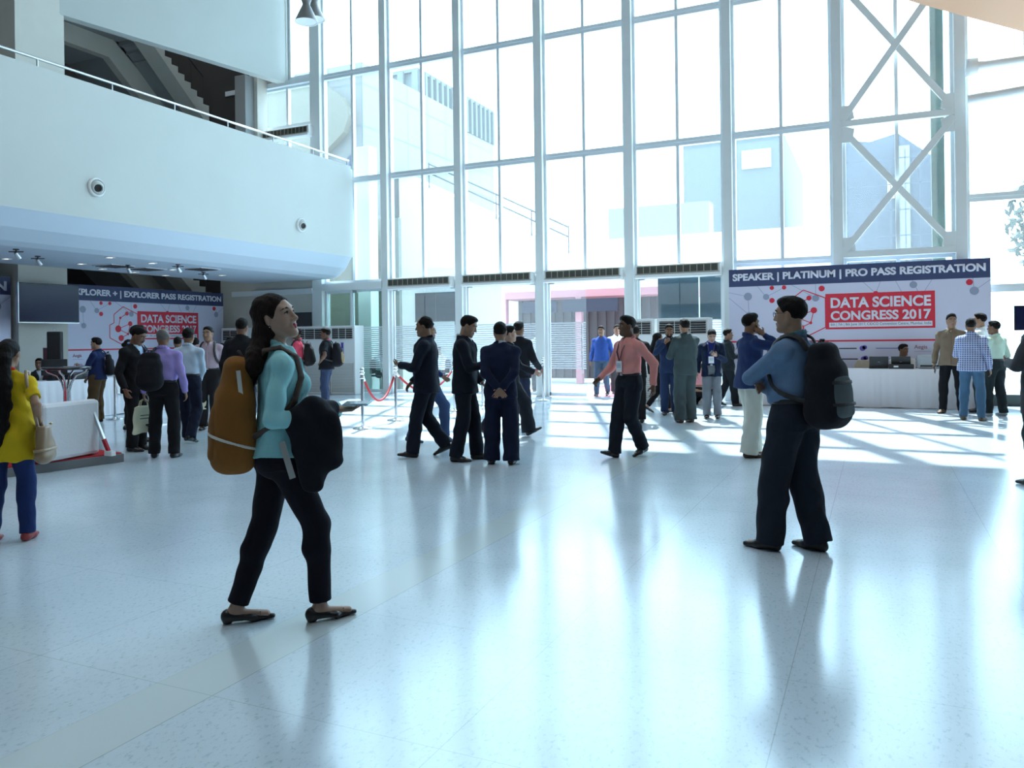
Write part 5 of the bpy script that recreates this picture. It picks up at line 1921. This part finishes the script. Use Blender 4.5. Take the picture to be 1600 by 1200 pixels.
MB().lathe([(0, -.003), (.004, 0), (0, .003)], tuple(h1(.078, -.008, -.042) * s), 10).build('earring', M_CHROME, P1['root'])
M_PIPE = mat('silver_piping', (.55, .54, .50), rough=.4)
bag1 = backpack(P1, 'rust brown backpack hanging low on the back of the woman in mint', (.23, .095, .022), (.20, .08, .018), size=.98, sag=.10, straps=(0, 0), dx=.01,
                bands=(('silver_piping', 1.0, .35, .007, M_PIPE, False),))
m_ = MB()
m_.bar(TT((.128, -.215, 1.34)) * s, TT((.150, -.20, 1.17)) * s, .020, .004, (1, 0, 0))
m_.build('zip_flap', M_PIPE, bag1)
m_ = MB()
m_.bar(TT((.212, -.02, .985)) * s, TT((.222, .03, .80)) * s, .030, .006, Rt @ vec(1, 0, 0))
m_.build('webbing_strap', mat('grey_webbing', (.36, .36, .34), rough=.7), bag1)
for sg in (-1, 1):
    pts = [TT((sg * .07, -.13, 1.36)), TT((sg * .092, -.09, 1.437)), TT((sg * .100, -.01, 1.452)), TT((sg * .112, .068, 1.405)), TT((sg * .135, .090, 1.30)), TT((sg * .165, .05, 1.18)), TT((sg * .19, -.03, 1.08)), TT((sg * .12, -.15, 1.0))]
    Fz = Field(np.array(pts).min(0) - .06, np.array(pts).max(0) + .06, .0055)
    for a, b in zip(pts, pts[1:]):
        Fz.cap(a, b, .020, .0085, U=np.cross(b - a, (a + b) / 2 - TT((0, 0, 1.25))), k=.006)
    Fz.mesh('shoulder_strap', mat('strap_brown', (.05, .03, .022), rough=.7), bag1, s)
# coat over the forearm
ct_ = beside(P1, 'folded_jacket', 'black jacket draped over the forearm of the woman in mint', 'jacket')
F_ = Field(vec(-.15, -.15, .5) + vec(0, .085, 0), vec(.45, 0.480, 1.25) + vec(0, .085, 0), .007)
F_.chain([vec(.20, 0.055, 1.06), vec(.18, 0.145, 1.10), vec(.10, 0.235, 1.10)], [.055, .062, .05], k=.03)
F_.cap(vec(.215, 0.095, 1.05), vec(.20, 0.125, .72), (.085, .055), (.042, .035), U=vec(0, 1, 0), k=.05)
F_.cap(vec(.20, 0.185, 1.06), vec(.195, 0.210, .84), (.075, .085), (.045, .04), U=vec(0, 1, .2), k=.04)
F_.cap(vec(.18, 0.145, .90), vec(.16, 0.155, .76), (.09, .05), (.04, .03), U=vec(0, 1, -.2), k=.04)
F_.cap(vec(.06, 0.215, 1.06), vec(.05, 0.195, .80), (.07, .08), (.04, .04), U=vec(0, 1, 0), k=.04)
F_.mesh('jacket_drape', cloth((.010, .011, .016)), ct_, s, wr=.007, wf=15)
held_phone(P1, 0, 'pale phone held flat in the hand of the woman in mint', color=mat('pale_phone', (.35, .55, .65), rough=.3))

# ---- the man with folded arms
P2 = person((1243, 860), 464, -62, 'man in blue shirt with folded arms and glasses seen from behind', v=.005, skin='mid', head=(8, 0, 0), up=('shirt', (.13, .21, .34)), legs=((.016, .021, .032), 'loose'),
            feet=((-.10, .13, 0, -8), (.11, -.10, 0, 6)), arms=('foldover', 'foldunder'), glasses=True, lanyard=(.02, .30, .12), wide=1.08, hair='short')
bag2 = backpack(P2, 'black and grey backpack on the man with folded arms', (.012, .013, .018), (.10, .125, .135), size=1.14, sag=.05, bands=(('compression_strap', 1.16, .0, .012, mat('strap_black', (.012, .012, .014), rough=.8, spec=.1), True), ('compression_strap', 1.02, .0, .010, mat('strap_black', (.012, .012, .014)), True)))
s2, T2 = P2['s'], P2['TT']
m_ = MB()
m_.bar(T2((-.03, -.25, .90)) * s2, T2((.05, -.30, .87)) * s2, .02, .01)
m_.build('strap_end', M_BLACK, bag2)

# ---- the woman in yellow at the left edge
def ponytail(F_, h_, TT, HR):
    F_.chain([h_(0, -.08, .03), h_(0, -.12, -.04), TT((-.02, -.15, 1.36)), TT((-.03, -.175, 1.18)), TT((-.04, -.18, 1.0)), TT((-.02, -.18, .82))], [.06, .06, .10, .115, .10, .03], rb=[.06, .055, .055, .05, .045, .02], U=HR[:, 0], k=.03)


P3 = person((17, 846), 532, 22, 'woman in yellow tunic and jeans with a long black ponytail, back turned', female=True, v=.0065, skin='mid', hair='pony', extra_hair=ponytail, wide=1.1,
            up=('tunic', (.62, .42, .015), dict(hem=.70, sleeve='short', wr=.006, ccol=(.5, .04, .02), noplacket=True)), legs=((.018, .035, .12), 'jeans'), belt=False, feet=((-.14, -.03), (.12, .03)), arms=('side', ((.24, -.02, 1.0), (.5, -1, 0), (-1, 0, 0), .6)),
            shoe=mat('red_shoe', (.28, .03, .03), rough=.5))
s, TT = P3['s'], P3['TT']
hb = beside(P3, 'handbag', 'tan leather handbag on the shoulder of the woman in yellow', 'bag')
F_ = Field(vec(.12, -.32, .6), vec(.50, .22, 1.15), .007)
F_.cap(vec(.30, -.06, .98), vec(.31, -.07, .74), (.10, .155), (.045, .07), U=vec(0, 1, 0), k=.0, flat=(True, False))
F_.mesh('bag_body', mat('tan_leather', (.26, .17, .10), rough=.35, vary=.1), hb, s, wr=.006, wf=14)
F_ = Field(vec(.12, -.32, .6), vec(.50, .22, 1.15), .008)
F_.cap(vec(.305, -.07, .80), vec(.308, -.07, .775), (.165, .165), (.076, .076), U=vec(0, 1, 0), k=0, flat=(True, True))
F_.mesh('bag_band', mat('tan_band', (.34, .24, .15), rough=.35), hb, s)
for dy in (-.075, .035):
    m_ = MB()
    m_.tube([vec(.27, -.06 + dy * .8, .97) * s, vec(.235, -.05 + dy, 1.15) * s, TT((.175, -.045 + dy * .6, 1.36)) * s, TT((.150, -.01 + dy * .35, 1.455)) * s, TT((.150, .03, 1.44)) * s], .012, 8)
    m_.build('bag_handle', mat('tan_band', (.34, .24, .15)), hb)
m_ = MB().lathe([(0, -.01), (.016, 0), (0, .01)], tuple(vec(.335, -.02, 1.0) * s), 10)
m_.build('bag_clasp', mat('brass', (.6, .45, .2), rough=.25, metal=1), hb)

# ---- the group at the explorer counter
J = 'jacket'
P4 = person((212, 704), 510, 128, 'man with moustache in a black suit looking down, beside the lavender shirt man', skin='brown', head=(10, -26, 0), moustache=True, up=(J, BLK), inner=LBLUE, legs=(BLK, 'formal'), lanyard=(.08, .16, .5), arms=('low', 'side'))
P5 = person((257, 715), 514, 14, 'balding man in lavender shirt seen from behind, bag on one shoulder', skin='brown', hair='bald', hairmat=mat('greying_hair', (.10, .09, .085), rough=.7), up=('shirt', (.34, .27, .60)), legs=(BLK, 'formal'), wide=1.04, feet=((-.13, .02, 0, -12), (.13, -.02, 0, 14)), arms=('side', 'side'))
backpack(P5, 'black backpack slung on one shoulder of the lavender shirt man', (.012, .012, .016), size=1.05, straps=(1, 0), dx=-.11)
tote(P5, 0, 'cream tote bag hanging in the hand of the lavender shirt man', yaw=.9)
P6 = person((296, 690), 512, 24, 'man in pale blue shirt and navy trousers stepping forward, back turned', skin='brown', up=('shirt', (.50, .62, .74)), legs=(NAVY, 'formal'), feet=((-.10, .16), (.11, -.20, 0, 10, 14)), arms=('front', 'low'))
person((216, 690), 509, 100, 'dark haired man mostly hidden behind the moustached man in black', skin='brown', up=(J, CHAR), inner=(.3, .25, .35), legs=(CHAR, 'formal'), arms=('low', 'side'))
person((203, 672), 531, 60, 'woman with hair in a bun standing behind the black suited group', female=True, skin='mid', hair='bun', up=('tunic', (.10, .05, .09)), legs=(BLK, 'skinny'), belt=False)
person((279, 653), 527, 10, 'man in beige trousers and brown shoes half hidden behind the group', skin='brown', up=('shirt', (.30, .33, .42)), legs=((.30, .27, .22), 'formal'), shoe=M_SHOEB, arms=('low', 'side'))
person((306, 662), 528, -30, 'dark haired man whose head shows beside the pink check shirt', skin='mid', up=('shirt', (.34, .22, .24)), legs=(CHAR, 'formal'))
P7 = person((328, 671), 511, 196, 'man in pale pink shirt with backpack straps facing us, tote in hand', skin='mid', up=('shirt', (.46, .36, .42)), legs=((.02, .02, .022), 'formal'), arms=('side', ((.20, .06, .88), (.3, -1, 0), (-1, 0, .1), 1.0)), head=(-12, 0, 0))
backpack(P7, 'black backpack worn by the man in the pale pink shirt', (.014, .014, .018))
tote(P7, 1, 'cream printed tote bag held by the man in pale pink', yaw=.1)
person((349, 657), 537, 130, 'woman in black with covered hair beside the pale pink shirt man', female=True, skin='mid', hair='bun', up=('tunic', BLK, dict(hem=.6)), legs=(BLK, 'skinny'), belt=False)
person((362, 652), 527, 205, 'man in blue shirt with a magenta lanyard before the white air conditioner', skin='brown', up=('shirt', (.03, .06, .22)), legs=(CHAR, 'formal'), lanyard=(.6, .03, .25), badge=True)
P10 = person((380, 690), 498, 22, 'person in a black jacket mostly hidden behind the woman in mint', skin='brown', up=(J, (.014, .015, .018), dict(v=None, lapel=False)), legs=((.02, .03, .06), 'jeans'), arms=('side', 'side'))
wb = beside(P10, 'carrier_bag', 'white carrier bag held by the person in the black jacket', 'bag')
Wp = P10['hand'][0][0]
F_ = Field(Wp - vec(.25, .25, .6), Wp + vec(.25, .25, .1), .008)
F_.cap(Wp + vec(0, 0, -.12), Wp + vec(0, 0, -.42), (.09, .13), (.05, .07), U=vec(0, 1, 0), k=0)
F_.mesh('bag_body', cloth((.55, .57, .58)), wb, P10['s'], wr=.008, wf=16)
P11 = person((466, 641), 512, -82, 'man in a coral red shirt with a backpack behind the woman in mint', skin='dark', up=('shirt', (.62, .07, .12)), legs=(CHAR, 'jeans'), arms=('low', 'front'))
backpack(P11, 'dark backpack on the man in the coral red shirt', (.02, .018, .02))
P12 = person((511, 641), 513, -78, 'man in black polo with pink collar, hand on hip, facing the coral shirt', skin='dark', up=('polo', (.012, .013, .018), dict(hem=.86, ccol=(.55, .12, .2))), legs=((.035, .05, .10), 'jeans'), belt=False, arms=('hip', 'side'))
backpack(P12, 'black backpack on the man in the black polo', (.012, .012, .016), (.25, .18, .10), size=1.05)
P37 = person((153, 660), 528, -62, 'man in navy shirt and brown trousers at the explorer counter', skin='mid', up=('shirt', (.012, .022, .075), dict(hem=.88, sleeve='half')), legs=((.075, .045, .022), 'loose'), belt=False, arms=('front', 'low'))
backpack(P37, 'small black bag on the back of the navy shirt man', (.012, .012, .014), size=.66, straps=(0, 1), dx=.06)
seat_at((-14.95, 10.29), math.radians(-115), 'man with short hair seated behind the monitor on the explorer counter', chair_label='cream backed chair of the man behind the monitor', skin='mid', hip=.47, H=1.58, up=(J, CHAR), inner=WHT, legs=(CHAR, 'formal'), arms=('desk', 'desk'), head=(-25, 0, 0))
seat_at((-15.2, 11.95), math.radians(-95), 'dark haired person seated behind the counter near the red belt', chair_label='cream backed chair behind the counter near the red belt', skin='brown', hip=.45, H=1.5, up=('shirt', (.25, .28, .32)), legs=(CHAR, 'formal'), arms=('desk', 'desk'), head=(0, -35, 0))

# ---- the middle of the hall
P14 = person((668, 713), 494, -76, 'balding man in a dark suit walking past the rope stanchions', v=.0075, skin='brown', hair='thin', up=(J, (.010, .014, .026)), inner=LBLUE, legs=((.010, .013, .022), 'formal'), arms=('front', 'low'), feet=((-.09, .16, 0, 0, -4), (.09, -.20, 0, 0, 24)), head=(0, -4, 0))
person((670, 693), 504, 82, 'young man with glasses and jeans behind the balding man', v=.0085, skin='mid', glasses=True, up=('shirt', (.03, .05, .13), dict(hem=.84)), legs=((.05, .09, .20), 'jeans'), belt=False, feet=((-.09, -.24, 0, 0, 10), (.09, .22, 0, 0, 18)), arms=('swingf', 'swingb'), shoe=mat('blue_trainer', (.08, .10, .16), rough=.6))
P16 = person((728, 719), 492, 97, 'tall man in a black suit looking down at the person beside him', v=.0072, skin='mid', up=(J, (.009, .012, .020)), inner=WHT, tie=(.02, .02, .05), legs=((.009, .012, .020), 'formal'), arms=('low', 'front'), feet=((-.10, .12, 0, -6), (.12, -.10, 0, 12)), head=(-6, -22, 0))
P17 = person((784, 725), 504, 4, 'person in a navy suit seen from behind with hands clasped at the back', v=.0072, skin='mid', up=(J, (.010, .015, .038), dict(v=None, lapel=False)), inner=WHT, legs=((.009, .013, .034), 'wide'), arms=('behind', 'behind'), feet=((-.12, .02, 0, -10), (.12, -.01, 0, 10)), wide=1.04)
person((797, 682), 507, 84, 'man in a dark suit striding past behind the navy suited person', skin='fair', up=(J, (.012, .015, .022)), inner=WHT, legs=((.012, .015, .022), 'wide'), arms=('swingb', ((.16, .36, 1.02), (.5, -1, -.5), (-1, 0, 0), .6)), feet=((-.09, -.36, 0, 0, 18), (.09, .28, .03, 0, -26)))
person((812, 667), 503, 30, 'dark haired man in a black jacket beyond the navy suited person', skin='brown', up=(J, (.012, .014, .02)), inner=WHT, legs=((.018, .024, .05), 'formal'), arms=('low', 'swingf'))
P21 = person((984, 713), 492, 230, 'man in a salmon pink shirt with lanyard badge striding across the hall', v=.007, skin='dark', hair='quiff', up=('shirt', (.66, .27, .25), dict(wr=.006)), legs=((.012, .016, .024), 'formal'), arms=(((.33, -.10, .90), (.4, -1, 0), (-1, 0, 0), .6), ((.32, .20, .96), (.4, -1, -.1), (-1, 0, 0), .9)), feet=((-.05, -.16, 0, -8, 14), (.04, .20, .0, 4, -18)), lanyard=(.05, .02, .04), badge=True, head=(-18, 0, 0), watch=False)
Wp, D, N, Sd, _c = P21['hand'][0]
m_ = MB()
m_.tube([(Wp - D * .02 + (Sd * math.cos(q) * .031 + N * math.sin(q) * .025)) * P21['s'] for q in np.linspace(0, 2 * math.pi, 17)], .008, 8, caps=False)
m_.build('wrist_watch', M_STEEL, P21['root'])
person((994, 661), 517, 0, 'person in black hidden behind the salmon pink shirt', H=1.62, skin='brown', up=(J, BLK), legs=(BLK, 'formal'))
person((941, 619), 509, 194, 'man in a royal blue shirt coming in through the open door', skin='brown', moustache=True, up=('shirt', (.03, .07, .26), dict(hem=.88)), legs=((.06, .09, .14), 'jeans'), belt=False, feet=((-.10, -.18, 0, 0, 16), (.10, .16, 0, 0, -8)))
person((965, 615), 508, 170, 'man in a white shirt behind the royal blue shirt at the door', skin='brown', up=('shirt', WHT), legs=(CHAR, 'formal'))
person((1029, 645), 519, 70, 'woman in black with long loose hair beside the bearded man', female=True, skin='mid', hair='long', up=('tunic', (.010, .010, .012), dict(hem=.62)), legs=(BLK, 'skinny'), belt=False, feet=((-.08, -.22, 0, 0, 24), (.08, .22)), barefoot_top=True)
P23 = person((1047, 648), 507, 184, 'bearded man in a navy suit with a hand at his chin', v=.008, skin='brown', beard=True, moustache=False, up=(J, (.016, .03, .075)), inner=(.02, .02, .025), legs=((.016, .03, .075), 'formal'), arms=('front', 'chin'), head=(8, -6, 0))
P24 = person((1072, 660), 499, -28, 'man in a grey green suit seen from behind, talking to the bearded man', v=.008, skin='mid', up=(J, (.050, .070, .075), dict(v=None, lapel=False)), inner=WHT, legs=((.050, .068, .072), 'wide'), shoe=M_SHOEB, arms=('front', 'low'))
P25 = person((1113, 653), 513, 182, 'man in a navy blazer and grey trousers reading his phone', v=.008, skin='fair', hair='quiff', up=(J, (.010, .018, .045), dict(v=(1.47, .82, .085, .06))), inner=(.02, .035, .22), legs=((.17, .19, .22), 'formal'), arms=('text', 'side'), head=(10, -32, 0), lanyard=(.05, .05, .08), badge=True)
held_phone(P25, 0, 'dark phone in the hand of the navy blazer man')
person((1138, 634), 514, 82, 'man in a charcoal suit at the near end of the white counter', skin='brown', up=(J, (.018, .024, .028)), inner=LBLUE, legs=((.014, .018, .024), 'formal'), arms=('front', 'front'), feet=((-.1, -.2, 0, 0, 10), (.1, .14)))
person((1094, 633), 588, 15, 'person in a pink top crouching low behind the navy blazer man', H=1.6, skin='mid', female=True, hair='bun', hip=.30, lean=.7, up=('shirt', (.72, .30, .32)), legs=(BLK, 'loose'), belt=False, feet=((-.14, .10), (.14, .12)), arms=('low', 'low'))
P28 = person((1174, 713), 491, 62, 'man in a navy shirt and white trousers talking on a phone', v=.0072, skin='brown', hair='quiff', up=('shirt', (.018, .035, .11), dict(hem=.83)), legs=((.60, .62, .55), 'wide'), belt=False, shoe=M_SHOEB, arms=('low', 'phone'), feet=((-.10, .08, 0, -4), (.10, -.08, 0, 14)), wide=1.1)
held_phone(P28, 1, 'dark phone held to the ear of the man in white trousers', size=(.07, .14))

# ---- the platinum counter and the group beside it
q = on_counter(1208, 17.66)
seat_at((q.x, q.y - .12), math.pi, 'person in a grey shirt seated behind the counter near the phoning man', chair_label='cream backed chair under the grey shirt person', skin='brown', H=1.62, hip=.5, up=('shirt', (.40, .44, .47)), legs=(CHAR, 'formal'), arms=('lap', 'lap'), head=(-40, -10, 0))
q = on_counter(1410, 17.66)
seat_at((q.x, q.y - .12), math.pi, 'young man in white seated behind the laptop looking aside', chair_label='cream backed chair under the young man in white', skin='brown', H=1.62, hip=.5, up=('shirt', (.70, .70, .66)), legs=(CHAR, 'formal'), arms=('lap', 'lap'), head=(50, -4, 0))
P32 = person((1488, 646), 491, 188, 'man in an olive brown shirt and black jeans facing his friends', v=.008, skin='mid', hair='quiff', up=('shirt', (.20, .145, .10), dict(hem=.84, ccol=(.6, .6, .58))), legs=((.010, .011, .014), 'jeans'), belt=False, shoe=mat('tan_boot', (.09, .065, .04), rough=.7), arms=('side', 'side'), head=(22, 0, 0), feet=((-.14, .0, 0, -14), (.14, .02, 0, 14)))
held_phone(P32, 1, 'dark phone in the lowered hand of the olive brown shirt man')

M_CHECK = bpy.data.materials.new('blue_check_cloth')
M_CHECK.use_nodes = True
_nt = M_CHECK.node_tree
_tc = _nt.nodes.new('ShaderNodeTexCoord')
_acc = None
for axis in ('X', 'Z'):
    w = _nt.nodes.new('ShaderNodeTexWave')
    w.bands_direction = axis
    w.inputs['Scale'].default_value = 9
    w.inputs['Distortion'].default_value = .6
    _nt.links.new(_tc.outputs['Object'], w.inputs['Vector'])
    g = _nt.nodes.new('ShaderNodeMath')
    g.operation = 'GREATER_THAN'
    g.inputs[1].default_value = .86
    _nt.links.new(w.outputs['Fac'], g.inputs[0])
    if _acc is None:
        _acc = g
    else:
        mx = _nt.nodes.new('ShaderNodeMath')
        mx.operation = 'MAXIMUM'
        _nt.links.new(_acc.outputs[0], mx.inputs[0])
        _nt.links.new(g.outputs[0], mx.inputs[1])
        _acc = mx
_mx = _nt.nodes.new('ShaderNodeMix')
_mx.data_type = 'RGBA'
_mx.inputs[6].default_value = (.10, .13, .30, 1)
_mx.inputs[7].default_value = (.50, .54, .66, 1)
_nt.links.new(_acc.outputs[0], _mx.inputs[0])
_nt.links.new(_mx.outputs[2], _nt.nodes['Principled BSDF'].inputs['Base Color'])
_nt.nodes['Principled BSDF'].inputs['Roughness'].default_value = .85
person((1519, 657), 498, 8, 'stocky man in a blue check shirt and jeans seen from behind', v=.008, skin='brown', wide=1.08, up=('shirt', (.1, .1, .3), dict(hem=.84, mat=M_CHECK)), legs=((.06, .12, .20), 'jeans'), belt=False, shoe=mat('tan_boot', (.09, .065, .04)), arms=('front', 'side'), feet=((-.13, .02, 0, -10), (.14, -.02, 0, 14)), head=(10, 0, 0))
person((1556, 650), 502, -52, 'man in a pale green shirt standing beside the blue check shirt', v=.008, skin='brown', up=('shirt', (.50, .64, .52), dict(sleeve='half')), legs=((.022, .03, .032), 'formal'), shoe=mat('grey_trainer', (.35, .37, .38), rough=.6), arms=('low', 'side'), feet=((-.14, .04, 0, -10), (.14, -.04, 0, 14)), head=(14, 0, 0))
person((1534, 644), 490, -84, 'man in white pointing an arm across behind the blue check shirt', skin='mid', up=('shirt', WHT, dict(sleeve='half')), legs=(CHAR, 'formal'), arms=('point', 'side'))
P36 = person((1630, 758), 468, -64, 'man in a charcoal coat cut by the edge of the picture', v=.008, skin='brown', up=(J, (.06, .062, .07), dict(hem=.66)), inner=WHT, legs=(CHAR, 'formal'), arms=(((.10, .24, 1.13), (1, -.4, -.8), (-.5, -.5, .6), .8), ((.06, .22, 1.10), (1, -.4, -.8), (-.5, -.5, .6), .8)))
held_phone(P36, 0, 'dark phone in the hand of the charcoal coat man')

# ---- people outside the glass
seat_at((-12.68, 18.75), math.radians(-100), 'person in a pale shirt seated outside behind the tinted door', chair_label='chair outside behind the tinted door', chair_color=(.05, .05, .06), skin='brown', H=1.65, hip=.52, up=('shirt', (.45, .50, .55)), legs=(CHAR, 'formal'), arms=('lap', 'lap'), head=(0, -30, 0))
Pp = seat_at((-11.05, 19.2), math.radians(160), 'person in white seated outside the first doorway holding a sheet', chair_label='chair outside the first doorway', chair_color=(.05, .05, .06), skin='brown', H=1.65, hip=.52, up=('shirt', (.70, .72, .74)), legs=(NAVY, 'formal'), arms=('text', 'text'), head=(0, -25, 0))
Wp, D, N, Sd, _c = Pp['hand'][0]
sh_ = beside(Pp, 'paper_sheet', 'sheet of paper held by the person seated outside', 'paper')
c_ = (Pp['hand'][0][0] + Pp['hand'][1][0]) / 2 + vec(0, .06, .03)
MB().bar((c_ + vec(0, .02, -.12)) * Pp['s'], (c_ + vec(0, .12, .16)) * Pp['s'], .21, .001, (0, 1, 0)).build('sheet', M_WHITE, sh_)
ps = ground(833, 612)
person((833, 612), 505, 190, 'person in dark trousers standing outside beside the pink post', world_pos=Vector((-8.25, 19.6, 0)), H=1.7, skin='brown', up=('shirt', (.6, .55, .55)), legs=((.02, .02, .03), 'formal'))


# ================================================================== small pieces that belong to one part go under that part
HOST = {'belt_buckle': 'belt', 'badge_print': 'badge', 'shoe_bow': 'shoe', 'screen': 'phone_body', 'display': 'control_panel', 'louvre': 'outlet', 'grille_ribs': 'intake_grille',
        'title_text': 'title_plate', 'heading_text': 'header_strip', 'date_text': 'date_strip', 'lid_mark': 'lid', 'lens': 'trim_ring', 'cord': 'shade', 'diffuser': 'shade', 'collar': 'shirt', 'placket': 'shirt',
        'arched_window': 'facade', 'oval_panel': 'facade', 'paper_slot': 'housing', 'label_plate': 'housing', 'hook': 'cabinet', 'frosted_stripes': 'door_glass'}
for root in [o for o in bpy.data.objects if o.parent is None and o.children]:
    kids = {}
    for c in sorted(root.children, key=lambda c: c.name):
        kids.setdefault(c.name.split('.')[0], []).append(c)
    for name, host in HOST.items():
        hosts = kids.get(host) or (kids.get('jacket') if host == 'shirt' else None)
        for i, c in enumerate(kids.get(name, [])):
            if hosts:
                h = hosts[i] if len(hosts) > i and name == 'shoe_bow' else hosts[0]
                if h.location.length < 1e-6:
                    c.parent = h
